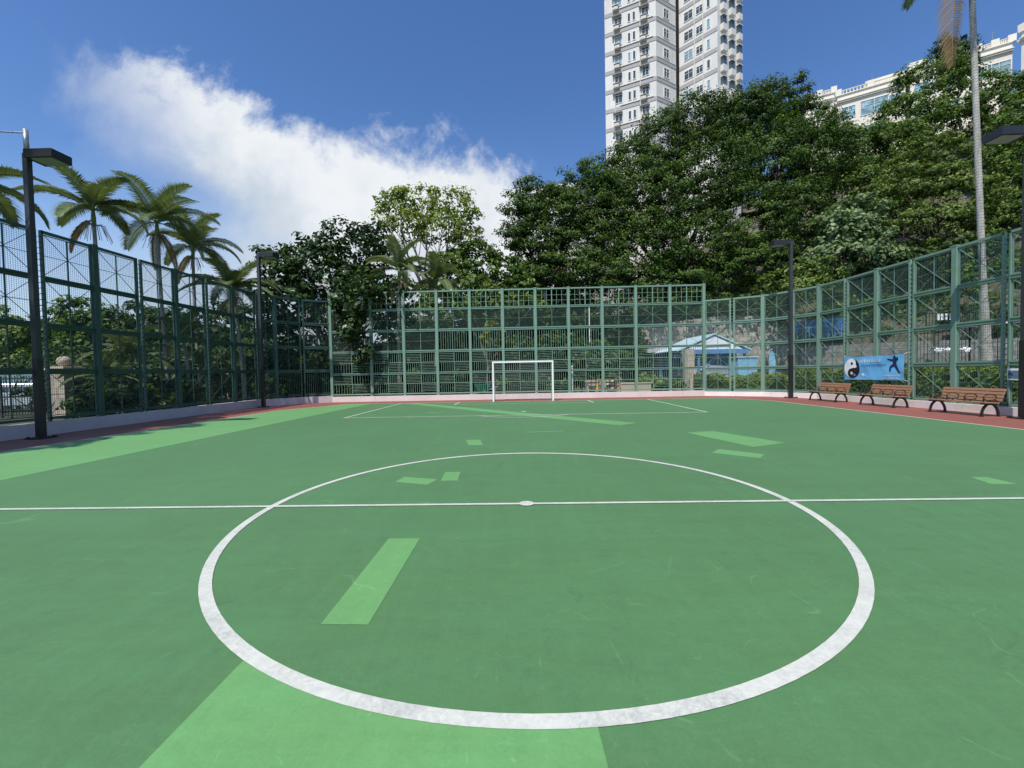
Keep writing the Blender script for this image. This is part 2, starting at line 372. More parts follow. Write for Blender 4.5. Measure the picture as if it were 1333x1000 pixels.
def flat(pts, z): return MB().quad([(x, y, z) for x, y in pts])
PZ = .0065
for pts in ([(-11.13, -9), (-8.07, -9), (-8.0, 15.7), (-7.9, 16.7), (-9.17, 16.69), (-10.83, 13.57), (-11.17, 4)],
            [(-6.35, 16.69), (-5.45, 16.69), (3.22, 7.12), (2.62, 6.66)],
            [(-1.28, -.96), (-.99, -.965), (-.98, -2.265), (-1.275, -2.26)][::-1],
            [(-1.84, 1.03), (-1.34, .85), (-1.26, 1.15), (-1.79, 1.31)],
            [(-1.2, 1.06), (-.96, 1.06), (-.99, 1.57), (-1.23, 1.58)],
            [(-1.17, 3.89), (-.87, 3.88), (-1.0, 4.58), (-1.33, 4.57)],
            [(4.34, 3.25), (5.2, 3.65), (4.55, 5.38), (3.84, 5.2)],
            [(3.91, 2.26), (4.16, 2.57), (3.63, 3.11), (3.34, 2.76)],
            [(5.8, .58), (6.11, .56), (6.13, .92), (5.91, .91)],
            [(.05, 5.62), (.98, 5.70), (.98, 5.80), (.05, 5.72)],
            [(-3.77, 11.15), (-3.38, 11.15), (-3.38, 11.33), (-3.77, 11.33)]):
    structure('court_patch', flat(pts, PZ), M['patch'])
a0, a1 = math.atan2(-2.57, -1.56), math.atan2(-2.985, .275)
arc = [(2.96 * math.cos(a0 + (a1 - a0) * i / 24), 2.96 * math.sin(a0 + (a1 - a0) * i / 24)) for i in range(25)]
structure('court_patch', flat([(-1.54, -3.4), (-1.5, -9), (.45, -9), (.28, -3.2)] + arc[::-1], PZ), M['patch'])

LZ = .009
def ring(r0, r1, c=(0, 0), a0=0, a1=2 * math.pi, n=128, z=LZ):
    mb = MB()
    for i in range(n):
        t0 = a0 + (a1 - a0) * i / n; t1 = a0 + (a1 - a0) * (i + 1) / n
        mb.quad([(c[0] + r * math.cos(t), c[1] + r * math.sin(t), z) for r, t in ((r0, t0), (r1, t0), (r1, t1), (r0, t1))])
    return mb
structure('centre_circle_marking', ring(2.92, 3.0), M['line'])
def strip(a, b, w, z=LZ):
    d = Vector((b[0] - a[0], b[1] - a[1])).normalized(); n = Vector((-d.y, d.x)) * w / 2
    return MB().quad([(a[0] - n.x, a[1] - n.y, z), (b[0] - n.x, b[1] - n.y, z), (b[0] + n.x, b[1] + n.y, z), (a[0] + n.x, a[1] + n.y, z)])
structure('halfway_line_marking', strip((-11.2, 0), (11.2, 0), .055, LZ + .0025), M['line'])
structure('centre_spot_marking', ring(0.0, .085, n=32, z=LZ + .005), M['line'])
pb = strip((-6.4, 9.79), (6.4, 9.79), .075)
for s in (-1, 1):
    q = strip((s * 6.36, 9.83), (s * 6.33, 16.66), .075); n = len(pb.v); pb.v += q.v; pb.f += [tuple(i + n for i in f) for f in q.f]
structure('penalty_area_marking', pb, M['line'])
structure('penalty_arc_marking', ring(2.0, 2.075, (0, 11.1), R(218), R(322), 32, LZ + .0025), M['line'])
structure('penalty_spot_marking', ring(0, .1, (.01, 11.1), n=20), M['line'])
gb = strip((-3.34, 15.15), (3.4, 15.15), .07)
for s in (-1, 1):
    q = strip((s * 3.34, 15.19), (s * 3.3, 16.66), .07); n = len(gb.v); gb.v += q.v; gb.f += [tuple(i + n for i in f) for f in q.f]
structure('goal_area_marking', gb, M['line'])
bl = MB()
ptsb = [(-11.2, -17), (-11.25, 4), (-10.9, 13.6), (-9.2, 16.75), (10.2, 16.62), (11.25, 14.2), (11.2, -17)]
for a, b in zip(ptsb[:-1], ptsb[1:]):
    q = strip(a, b, .055, LZ - .001); n = len(bl.v); bl.v += q.v; bl.f += [tuple(i + n for i in f) for f in q.f]
structure('boundary_line_marking', bl, M['line_far'])

# kerb under the fence
def offset(pl, d):
    out = []
    for i, p in enumerate(pl):
        a = Vector(pl[max(i - 1, 0)]); b = Vector(pl[min(i + 1, len(pl) - 1)]); t = (b - a).normalized()
        out.append((p[0] - t.y * d, p[1] + t.x * d))
    return out
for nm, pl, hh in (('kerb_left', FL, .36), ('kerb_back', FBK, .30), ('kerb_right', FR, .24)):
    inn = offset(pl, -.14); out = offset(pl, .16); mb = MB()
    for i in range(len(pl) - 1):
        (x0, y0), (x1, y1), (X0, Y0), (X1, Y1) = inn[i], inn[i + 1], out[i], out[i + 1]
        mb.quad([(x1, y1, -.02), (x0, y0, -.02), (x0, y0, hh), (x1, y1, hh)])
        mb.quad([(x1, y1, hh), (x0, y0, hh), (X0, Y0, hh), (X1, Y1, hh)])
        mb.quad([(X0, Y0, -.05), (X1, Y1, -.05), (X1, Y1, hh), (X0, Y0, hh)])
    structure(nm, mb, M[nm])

# ---------------------------------------------------------------- fences
_pc = {}
def cached(key, fn):
    if key not in _pc: _pc[key] = fn()
    return _pc[key]
def mesh_panel(L, H, cross, pitch=.052):
    """wire mesh bay with mid bars and X braces; local: x along 0..L, y depth, z 0..H"""
    w = MB(); t = .0044; nx = int(L / pitch); nz = int(H / pitch)
    for i in range(1, nx): w.bar((L * i / nx, 0, 0), (L * i / nx, 0, H), t)
    for i in range(1, nz): w.bar((0, .003, H * i / nz), (L, .003, H * i / nz), t)
    return w
def panel_frame(L, H, cross):
    b = MB()
    b.bar((L / 2, .02, 0), (L / 2, .02, H), .028); b.bar((0, .022, H / 2), (L, .022, H / 2), .016)
    for z in (.012, H - .012): b.bar((0, .01, z), (L, .01, z), .024)
    for x in (.012, L - .012): b.bar((x, .008, 0), (x, .008, H), .024)
    if cross:
        b.bar((0.03, -.02, H - .03), (L - .03, -.02, .03), .013); b.bar((.03, .062, .03), (L - .03, .062, H - .03), .012)
    return b
def bar_panel(L, H, nbar=12):
    w = MB()
    for i in range(1, nbar + 1): x = L * i / (nbar + 1); w.bar((x, 0, 0), (x, 0, H), .03 if i == (nbar + 1) // 2 else .019)
    for z in (.015, H - .015): w.bar((0, .004, z), (L, .004, z), .03)
    return w
def grid_panel(L, H):
    w = MB(); w.bar((L / 2, 0, 0), (L / 2, 0, H), .05)
    for i in (1, 2, 4, 5): w.bar((L * i / 6, .003, 0), (L * i / 6, .003, H), .02)
    for i in (1, 2): w.bar((0, .008, H * i / 3), (L, .008, H * i / 3), .016)
    return w
def weave_panel(L, H):
    w = MB(); hx, hz = L / 2, H / 2
    w.bar((hx, 0, 0), (hx, 0, H), .035); w.bar((0, .004, hz), (L, .004, hz), .035)
    for cx in (0, 1):
        for cz in (0, 1):
            x0, z0 = cx * hx, cz * hz
            if (cx + cz) % 2 == 0:
                for i in range(1, 7): x = x0 + hx * i / 7; w.bar((x, .008, z0), (x, .008, z0 + hz), .018)
            else:
                for i in range(1, 6): z = z0 + hz * i / 6; w.bar((x0, .010, z), (x0 + hx, .010, z), .018)
    return w
def big_post(h): return MB().box((0, 0, h / 2), (.15, .15, h)).box((0, 0, h + .02), (.17, .17, .04))
def lattice_post(h):
    w = MB()
    for s in (-1, 1): w.box((s * .085, 0, h / 2), (.055, .08, h))
    n = int(h / .16)
    for i in range(n):
        z = .06 + i * .16; w.bar((-.06, 0, z), (.06, 0, z + .05), .05, .012); 
    return w

def fence(name, label, pl, zr, zb, kinds, panels, steel='green_steel', wire='green_wire'):
    x0 = sum(p[0] for p in pl) / len(pl); y0 = sum(p[1] for p in pl) / len(pl)
    t = thing(name, label, 'fence', (x0, y0, zb)); n = len(pl)
    for i, (x, y) in enumerate(pl):
        if kinds[i] is None: continue
        a = pl[max(i - 1, 0)]; b = pl[min(i + 1, n - 1)]; rz = math.atan2(b[1] - a[1], b[0] - a[0]); hh = zr[-1] - zb + .03
        if kinds[i] == 'B': me = cached(('B', round(hh, 2), steel), lambda: big_post(hh).mesh('post', M[steel]))
        else: me = cached(('L', round(hh, 2), steel), lambda: lattice_post(hh).mesh('lattice_post', M[steel]))
        link('post' if kinds[i] == 'B' else 'lattice_post', me, t, (x - x0, y - y0, 0), rz)
    for k, z in enumerate(zr):
        mb = MB()
        for (ax, ay), (bx, by) in zip(pl[:-1], pl[1:]):
            d = Vector((bx - ax, by - ay)).normalized(); nn = Vector((-d.y, d.x))
            w = .10 if 0 < k < len(zr) - 1 else .075
            A = (ax - x0 + nn.x * .0, ay - y0 + nn.y * .0, z - zb); B = (bx - x0, by - y0, z - zb)
            e = .06
            A2 = (A[0] + d.x * e, A[1] + d.y * e, A[2]); B2 = (B[0] - d.x * e, B[1] - d.y * e, B[2])
            if w > .08:      # channel: two flanges with a recessed web
                for s in (-1, 1): mb.bar((A2[0], A2[1], A2[2] + s * .044), (B2[0], B2[1], B2[2] + s * .044), .09, .034)
                mb.bar((A2[0] + nn.x * .012, A2[1] + nn.y * .012, A2[2]), (B2[0] + nn.x * .012, B2[1] + nn.y * .012, B2[2]), .04, .06)
            else: mb.bar(A2, B2, .08, w)
        mb.build('rail', M[steel], t)
    for i in range(n - 1):
        a = Vector(pl[i]); b = Vector(pl[i + 1]); d = (b - a); L = d.length; d.normalize(); rz = math.atan2(d.y, d.x)
        e0 = .085 if kinds[i] == 'B' else .12; e1 = .085 if kinds[i + 1] == 'B' else .12; Lp = round(L - e0 - e1, 2)
        for r in range(len(zr) - 1):
            kd = panels(i, r); H = round(zr[r + 1] - zr[r] - .12, 2)
            fn = {'m': lambda: mesh_panel(Lp, H, True), 'p': lambda: mesh_panel(Lp, H, False), 'b': lambda: bar_panel(Lp, H), 'g': lambda: grid_panel(Lp, H), 'w': lambda: weave_panel(Lp, H)}[kd]
            nm = {'m': 'mesh_panel', 'p': 'mesh_panel', 'b': 'bar_panel', 'g': 'grid_panel', 'w': 'basketweave_panel'}[kd]
            me = cached((kd, Lp, H, steel), lambda: fn().mesh(nm, M[wire] if kd in 'mp' else M[steel]))
            po = link(nm, me, t, (a.x + d.x * e0 - x0, a.y + d.y * e0 - y0, zr[r] + .06 - zb), rz)
            if kd in 'mp': link('panel_frame', cached(('f' + kd, Lp, H, steel), lambda: panel_frame(Lp, H, kd == 'm').mesh('panel_frame', M[steel])), po)
    return t
kl = ['B' if i % 2 else 'L' for i in range(len(FL))]; kl[15] = 'B'; kl[16] = 'L'; kl[17] = None
for i in range(15): kl[i] = 'B' if i in (1, 3, 5, 7, 9, 11, 13) else 'L'
fence('mesh_fence', 'tall shaded green steel mesh fence along the left touchline in front of the palms', FL, (.46, 1.79, 3.09, 4.41, 5.72), .36, kl,
      lambda i, r: 'm' if i < 14 else ('b' if r == 0 else 'p'), 'shaded_green_steel', 'shaded_green_wire')
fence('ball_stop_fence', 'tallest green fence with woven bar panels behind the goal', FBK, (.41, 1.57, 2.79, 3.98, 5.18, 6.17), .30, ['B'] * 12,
      lambda i, r: ('w' if r < 2 else ('b' if r == 2 and 3 <= i <= 7 else ('g' if r == 4 else ('m' if i >= 9 else 'p')))), 'sunlit_green_steel')
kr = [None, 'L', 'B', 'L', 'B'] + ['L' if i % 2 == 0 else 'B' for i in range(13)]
fence('mesh_fence', 'lower sunlit green steel mesh fence behind the three benches on the right', FR, (.31, 1.51, 2.76, 3.99, 5.27), .24, kr, lambda i, r: 'm', 'sunlit_green_steel')

# ---------------------------------------------------------------- goal
gt = thing('goal', 'white futsal goal with grey net standing in front of the back fence', 'goal', (.0, 16.70, 0.0))
pw = .085
for s in (-1, 1): MB().box((s * 1.54, 0, 1.0), (pw, pw, 2.0)).build('post', M['white_metal'], gt, bevel=.008)
MB().box((0, 0, 2.043), (3.165, pw, pw)).build('crossbar', M['white_metal'], gt, bevel=.008)
bf = MB()
for s in (-1, 1):
    bf.tube([(s * 1.53, .05, 2.0), (s * 1.53, .45, 1.95), (s * 1.53, .62, 1.85)], .016, 6); bf.tube([(s * 1.53, .62, 1.85), (s * 1.53, 1.15, .03)], .016, 6)
    bf.tube([(s * 1.53, .05, .025), (s * 1.53, 1.15, .025)], .022, 6)
bf.tube([(-1.53, 1.15, .03), (1.53, 1.15, .03)], .02, 6); bf.build('back_frame', M['silver'], gt)
nt_ = MB(); c_ = .0045
def goal_y(z): return .62 + (1.85 - z) / 1.82 * .53 if z < 1.85 else .62
for i in range(0, 27):
    x = -1.52 + 3.04 * i / 26; nt_.bar((x, 1.15, .03), (x, .62, 1.85), c_); nt_.bar((x, .62, 1.85), (x, .04, 2.0), c_)
for i in range(16):
    z = .06 + 1.79 * i / 15; nt_.bar((-1.52, goal_y(z), z), (1.52, goal_y(z), z), c_)
    for s in (-1, 1): nt_.bar((s * 1.52, .04, z), (s * 1.52, goal_y(z), z), c_)
for i in range(1, 8):
    y = .04 + .13 * i
    for s in (-1, 1):
        zt = 1.95 if y < .62 else 1.85 - (y - .62) / .53 * 1.82; nt_.bar((s * 1.52, y, .03), (s * 1.52, y, max(zt, .05)), c_)
nt_.build('net', M['net'], gt)

# ---------------------------------------------------------------- floodlight posts
def make_lamp(label, loc, rz, hh, tilt=0.0, mast=False, wood=.128):
    t = thing('lamp_post', label, 'lamp post', loc, rz, 'floodlight posts round the court')
    MB().box((0, 0, 1.08), (wood + .022, wood + .022, 2.06)).build('sleeve', M['black_paint'], t, bevel=.006)
    MB().box((0, 0, (hh + 2.11) / 2), (wood, wood, hh - 2.11)).build('pole', M['grey_paint'], t, bevel=.006)
    bp = MB().box((0, 0, .022), (.42, .42, .035))
    for a in (-1, 1):
        for b in (-1, 1): bp.box((a * .16, b * .16, .055), (.035, .035, .03))
    bp.build('base_plate', M['black_paint'], t)
    MB().box((wood / 2 + .08, 0, hh - .12), (.16, .10, .10)).build('bracket', M['grey_paint'], t)
    hd = MB().box((wood / 2 + .5, 0, hh - .11), (.74, .50, .22)).box((wood / 2 + .5, 0, hh + .006), (.60, .36, .02)).build('lamp_head', M['black_paint'], t, bevel=.012)
    MB().box((wood / 2 + .55, 0, hh - .226), (.56, .40, .012)).build('lens', M['lens'], hd)
    if mast:
        MB().tube([(0, 0, hh), (0, 0, hh + .62)], .055, 12).build('mast', M['silver'], t, smooth=True)
        MB().tube([(0, 0, hh + .54), (-1.9, -.25, hh + .56)], .02, 8).build('mast_rod', M['silver'], t)
    else: MB().box((0, 0, hh + .012), (wood + .02, wood + .02, .024)).build('cap', M['grey_paint'], t)
    return t
make_lamp('black square floodlight post with silver tip standing nearest on the left', (-12.78, 5.9, 0), 0.0, 7.42, mast=True)
make_lamp('thin floodlight post in the far left corner before the dark tree', (-12.95, 15.6, 0), R(-4), 7.58)
make_lamp('dark grey floodlight post left of the three benches', (13.1, 15.9, 0), R(180), 7.62)
make_lamp('floodlight post at the right edge beside the nearest bench', (13.47, 6.78, 0), R(180), 7.66)

# ---------------------------------------------------------------- benches (face the court)
def make_bench():
    t = thing('park_bench', '', 'bench', (0, 0, 0), 0, 'slatted benches along the right fence')
    L = 1.70                                            # local x 0 front .. .52 back ; y along
    for y in (-L / 2 + .12, L / 2 - .12):               # cast iron ends: arch leg + back stay
        mb = MB(); arc = [(.20 - .24 * math.cos(a), y, .02 + .34 * math.sin(a)) for a in [math.pi * i / 12 for i in range(13)]]
        for a, b in zip(arc[:-1], arc[1:]): mb.bar(a, b, .045, .05, (0, 1, 0))
        for x in (-.04, .44): mb.box((x, y, .012), (.09, .06, .022))
        mb.bar((-.06, y, .375), (.40, y, .355), .05, .045, (0, 1, 0))
        st = [(.36, y, .36), (.43, y, .50), (.49, y, .66), (.545, y, .79)]
        for a, b in zip(st[:-1], st[1:]): mb.bar(a, b, .045, .05, (0, 1, 0))
        mb.tube([(.54, y - .03, .80), (.56, y, .81), (.54, y + .03, .80)], .025, 6)
        mb.build('leg', M['iron'], t)
    for k in range(4):
        y = -L / 2 + .10 + k * (L - .2) / 3; mb = MB()
        lp = [(.17 + .185 * math.cos(a), y, .545 + .085 * math.sin(a)) for a in [2 * math.pi * i / 18 for i in range(19)]]
        mb.tube(lp, .014, 6, False); mb.bar((.17, y, .46), (.17, y, .39), .03); mb.bar((.0, y, .535), (-.02, y, .39), .025)
        mb.build('armrest', M['iron'], t)
    seat = MB()
    for i in range(5): seat.box((-.045 + .088 * i, 0, .405 - .004 * i), (.078, L, .034))
    seat.build('seat', M['wood'], t, bevel=.006)
    back = MB()
    for i in range(4):
        z = .47 + .092 * i; x = .405 + .035 * i
        p = Matrix.Translation((x, 0, z)) @ Matrix.Rotation(R(20), 4, 'Y'); q = MB().box((0, 0, 0), (.030, L, .080)).xform(p)
        n = len(back.v); back.v += q.v; back.f += [tuple(j + n for j in f) for f in q.f]
    back.build('backrest', M['wood'], t, bevel=.006)
    return t
b0 = make_bench()
for i, (x, y, rz, lab) in enumerate([(13.02, 8.10, R(1), 'brown slatted bench with iron armrests, nearest, beside the right edge lamp post'),
                                     (13.12, 10.98, R(-1), 'brown slatted bench below the blue banner, middle one of three'),
                                     (13.05, 13.65, R(2), 'brown slatted bench farthest off, just right of the grey lamp post')]):
    o = b0 if i == 0 else copy_tree(b0)
    o.location = (x, y, 0); o.rotation_euler.z = rz; o['label'] = lab

# ---------------------------------------------------------------- banner on the right fence
BW, BH = 2.80, .96
def wav(s, z):     # cloth ripple, s 0..1 from left, z 0..1 up
    return .004 * math.sin(s * 21 + z * 5) + .008 * math.sin(s * 7 - z * 8 + 1) + .0015 * math.sin(s * 46 + 9 * z)
def edge(s): return .010 * math.sin(s * 13 + 1) - .015 * math.sin(math.pi * s)
bt = thing('banner', 'blue banner with a yin yang sign and a martial arts figure tied on the fence', 'banner', (13.93, 12.19, .93))
def bpt(s, z, off=0.0):
    return (-abs(off) + wav(s, z) - .02, BW * (.5 - s), BH * z + edge(s) * (z if z > .5 else .8 * z) + .02 * s)
mb = MB(); nS, nZ = 72, 24
for i in range(nS):
    for j in range(nZ): mb.quad([bpt((i + a) / nS, (j + b) / nZ) for a, b in ((0, 0), (1, 0), (1, 1), (0, 1))])
mb.build('cloth', M['banner_blue'], bt, smooth=True)
def decal(name, polys, m, off):
    """2-D shapes in banner fractions laid on the rippled cloth, cut into small cells"""
    mb = MB()
    for p in polys:
        n = len(p); cx = sum(q[0] for q in p) / n; cz = sum(q[1] for q in p) / n
        for i in range(n):
            a, b = p[i], p[(i + 1) % n]
            mb.quad([bpt(cx, cz, off), bpt(a[0], a[1], off), bpt(b[0], b[1], off)])
    return mb.build(name, m, bt)
def circ(cx, cz, r, n=28, a0=0, a1=2 * math.pi): return [(cx + r / BW * math.cos(a0 + (a1 - a0) * i / n), cz + r / BH * math.sin(a0 + (a1 - a0) * i / n)) for i in range(n + (0 if a1 - a0 > 6.2 else 1))]
YX, YZ, YR = .148, .50, .41
rays = []
for k, (x1, z1) in enumerate(((.46, .04), (.40, .03), (.34, .03), (.29, .03))): rays.append([(.235, .33 - .03 * k), (x1, z1), (x1 + .03, z1 + .012)])
decal('light_ray', rays, M['ink_pale'], .004)
decal('yin_half', [circ(YX, YZ, YR, 40)], M['ink_white'], .007)
dark = [(YX + YR / BW * math.cos(a), YZ + YR / BH * math.sin(a)) for a in [math.pi / 2 - math.pi * i / 20 for i in range(21)]]
strips = []
for i in range(40):        # right half-disc, slice by slice
    z0 = -1 + 2 * i / 40; z1 = z0 + .05
    def xl(z): return (-math.sqrt(max(0, .25 - (z + .5) ** 2)) if z < 0 else math.sqrt(max(0, .25 - (z - .5) ** 2)))
    def xr(z): return math.sqrt(max(0, 1 - z * z))
    strips.append([(YX + YR / BW * x, YZ + YR / BH * z) for x, z in ((xl(z0), z0), (xr(z0), z0), (xr(z1), z1), (xl(z1), z1))])
decal('yang_half', strips, M['ink_black'], .011)
decal('yin_dot', [circ(YX, YZ - YR / BH * .5, .065, 16)], M['ink_white'], .015)
decal('yang_dot', [circ(YX, YZ + YR / BH * .5, .065, 16)], M['ink_black'], .015)
decal('ball', [circ(.345, .2, .075, 16)], M['ink_white'], .007)
rnd = random.Random(3)
def glyphs(s0, s1, z0, z1, n):
    out = []; w = (s1 - s0) / n
    for i in range(n):
        x0 = s0 + w * i + w * .08; x1 = s0 + w * (i + 1) - w * .08; h = z1 - z0; t = .14
        for k in range(3):
            z = z0 + h * (.08 + .36 * k); e = rnd.uniform(0, .25) * (x1 - x0); out.append([(x0 + e, z), (x1 - e, z), (x1 - e, z + h * t), (x0 + e, z + h * t)])
        xm = rnd.uniform(.3, .6) * (x1 - x0) + x0; out.append([(xm, z0), (xm + w * t, z0), (xm + w * t, z1), (xm, z1)])
        if rnd.random() < .6: out.append([(x0, z0), (x0 + w * t, z0), (xm, z0 + h * .5), (xm - w * t, z0 + h * .5)])
    return out
decal('lettering', glyphs(.27, .66, .75, .88, 9), M['ink_white'], .007)
decal('lettering', glyphs(.31, .73, .57, .66, 12), M['ink_mid'], .007)
decal('lettering', glyphs(.69, .95, .155, .22, 13) + glyphs(.69, .92, .06, .12, 12), M['ink_white'], .007)
def seg(a, b, w0, w1):
    d = Vector(((b[0] - a[0]) * BW, (b[1] - a[1]) * BH)); d.normalize(); n = (-d.y, d.x)
    return [(a[0] + n[0] * w0 / BW, a[1] + n[1] * w0 / BH), (b[0] + n[0] * w1 / BW, b[1] + n[1] * w1 / BH), (b[0] - n[0] * w1 / BW, b[1] - n[1] * w1 / BH), (a[0] - n[0] * w0 / BW, a[1] - n[1] * w0 / BH)]
fig = [circ(.863, .925, .048, 14), seg((.868, .90), (.862, .55), .075, .07), seg((.875, .83), (.82, .79), .045, .035), seg((.82, .79), (.755, .86), .04, .02),
       seg((.885, .83), (.905, .78), .04, .03), seg((.905, .78), (.908, .91), .03, .018), seg((.855, .6), (.80, .53), .06, .05), seg((.80, .53), (.795, .37), .045, .03),
       seg((.788, .365), (.81, .365), .02, .02), seg((.868, .6), (.905, .44), .06, .045), seg((.905, .44), (.935, .30), .045, .03), seg((.93, .30), (.952, .29), .02, .02)]
decal('martial_artist_figure', fig, M['ink_navy'], .008)
tie = MB()
for s, z in ((0, 0), (1, 0), (0, 1), (1, 1)): p = bpt(s, z); tie.tube([p, (.1, p[1] + (.06 if s == 0 else -.06), p[2] + (.05 if z else -.04))], .006, 5)
tie.build('tie', M['ink_white'], bt)

sg = thing('notice_sign', 'small white framed notice with blue picture hung on the right fence', 'sign', (13.96, 7.45, 1.03))
MB().box((0, 0, .16), (.02, .30, .33)).build('board', M['ink_white'], sg)
MB().box((-.013, 0, .15), (.004, .25, .23)).build('picture', M['sign_teal'], sg)
MB().tube([(-.017, .06 - .05 * math.cos(a), .14 + .05 * math.sin(a)) for a in [math.pi * i / 8 for i in range(9)]], .014, 5).build('emblem', M['ink_navy'], sg)

# ---------------------------------------------------------------- foliage tools
def leaf_mesh(name, P, Nn, size, tint, m, rng, aspect=1.7):
    """many small leaf quads: P centres, Nn facing"""
    n = len(P); r = rng.normal(size=(n, 3)); a = np.cross(Nn, r); a /= np.linalg.norm(a, axis=1)[:, None] + 1e-9
    b = np.cross(Nn, a); b /= np.linalg.norm(b, axis=1)[:, None] + 1e-9
    s = (size * rng.uniform(.65, 1.35, n))[:, None]
    a = a * s * .5 * aspect; b = b * s * .5; fold = Nn / (np.linalg.norm(Nn, axis=1)[:, None] + 1e-9) * s * .14
    V = np.stack([P - a, P - b * .9 + fold, P + a, P + b * .9 + fold], 1).reshape(-1, 3)
    me = bpy.data.meshes.new(name); me.vertices.add(4 * n); me.vertices.foreach_set('co', V.astype(np.float32).ravel())
    me.loops.add(4 * n); me.loops.foreach_set('vertex_index', np.arange(4 * n, dtype=np.int32))
    me.polygons.add(n); me.polygons.foreach_set('loop_start', np.arange(0, 4 * n, 4, dtype=np.int32)); me.polygons.foreach_set('loop_total', np.full(n, 4, np.int32))
    me.update(calc_edges=True)
    at_ = me.attributes.new('tint', 'FLOAT', 'FACE'); at_.data.foreach_set('value', np.clip(tint, 0, 1).astype(np.float32))
    me.materials.append(m); return me

def crown_points(lobes, rng, dens, clump, per, up=.35, shell=(.70, 1.04), flat=.7):
    """lobes: (centre, radii). Clumps on the shells of the lobes; leaves spread through every clump."""
    Pc, Nc = [], []
    for li, (c, r) in enumerate(lobes):
        c = np.array(c); r = np.array(r); area = 4 * math.pi * ((r[0] * r[1]) ** 1.6 + (r[0] * r[2]) ** 1.6 + (r[1] * r[2]) ** 1.6) ** (1 / 1.6) / 3 ** (1 / 1.6)
        n = max(6, int(area * dens)); d = rng.normal(size=(n, 3)); d[:, 2] += .15; d /= np.linalg.norm(d, axis=1)[:, None]
        # broken outline: radius wobble by direction
        k = rng.uniform(*shell, n) * (1 + .13 * np.sin(d[:, 0] * 5 + li) * np.sin(d[:, 2] * 6 + d[:, 1] * 4 + li * 2))
        p = c + d * r * k[:, None]
        keep = np.ones(n, bool)
        for lj, (c2, r2) in enumerate(lobes):
            if lj != li: keep &= (((p - np.array(c2)) / np.array(r2)) ** 2).sum(1) > .42
        Pc.append(p[keep]); Nc.append(d[keep])
    Pc = np.concatenate(Pc); Nc = np.concatenate(Nc); n = len(Pc)
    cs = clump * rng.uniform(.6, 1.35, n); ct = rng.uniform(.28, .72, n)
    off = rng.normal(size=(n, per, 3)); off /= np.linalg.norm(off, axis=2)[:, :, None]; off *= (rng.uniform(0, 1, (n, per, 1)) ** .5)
    tv = off[:, :, 2] * .40 + rng.normal(0, .12, (n, per))  # clump tops lightened, undersides darkened: daylight painted into the leaf tint
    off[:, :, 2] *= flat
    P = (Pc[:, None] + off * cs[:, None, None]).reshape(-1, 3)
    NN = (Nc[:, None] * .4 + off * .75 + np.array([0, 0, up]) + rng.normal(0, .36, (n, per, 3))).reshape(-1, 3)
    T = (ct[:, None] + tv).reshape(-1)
    return P, NN, T

def lobe(px, py, Y, rx, ry, deep=.8):
    return (at(px, py, Y), (rx * Y / F, rx * Y / F * deep, ry * Y / F))

def limb(mb, a, b, r0, r1, rng, bend=.12, n=6, sides=7):
    a = np.array(a, float); b = np.array(b, float); L = np.linalg.norm(b - a); o = rng.normal(0, bend * L * .5, 3); o[2] *= .4
    pts, rs = [], []
    for i in range(n + 1):
        t = i / n; pts.append(tuple(a + (b - a) * t + o * math.sin(math.pi * t) + rng.normal(0, .012 * L, 3) * (0 < i < n))); rs.append(r0 + (r1 - r0) * t ** .8)
    mb.tube(pts, rs, sides); return pts

def tree(name, label, lobes, leaf, bark, base, trunk_r, seed, dens=1.0, clump=.8, per=26, size=.3, group=None, fork=.35, up=.35, aspect=1.6, cat='tree', flat=.7, twigs=2, shell=(.70, 1.04), trunk2=None):
    rng = np.random.default_rng(seed); base = np.array(base, float)
    t = thing(name, label, cat, tuple(base), 0, group)
    L = [(np.array(c) - base, r) for c, r in lobes]
    P, NN, T = crown_points(L, rng, dens, clump, per, up, shell, flat)
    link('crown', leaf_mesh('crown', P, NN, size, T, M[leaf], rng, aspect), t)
    mb = MB(); cen = np.mean([c for c, r in L], 0); top = np.array([cen[0] * .55, cen[1] * .55, max(.6, cen[2] * fork)])
    limb(mb, (0, 0, -.4), top, trunk_r, trunk_r * .72, rng, .06, 7, 10)
    for c, r in L:
        lo = np.array(c) - np.array([0, 0, r[2] * .35]); pts = limb(mb, top + rng.normal(0, trunk_r * .2, 3), lo, trunk_r * .5, trunk_r * .12, rng, .14)
        for _ in range(twigs):
            d = rng.normal(size=3); d[2] = abs(d[2]) * .6; d /= np.linalg.norm(d); e = np.array(c) + d * np.array(r) * .8
            limb(mb, pts[rng.integers(3, 6)], e, trunk_r * .16, trunk_r * .04, rng, .12, 5, 5)
    mb.build('trunk', M[bark], t, smooth=True)
    return t

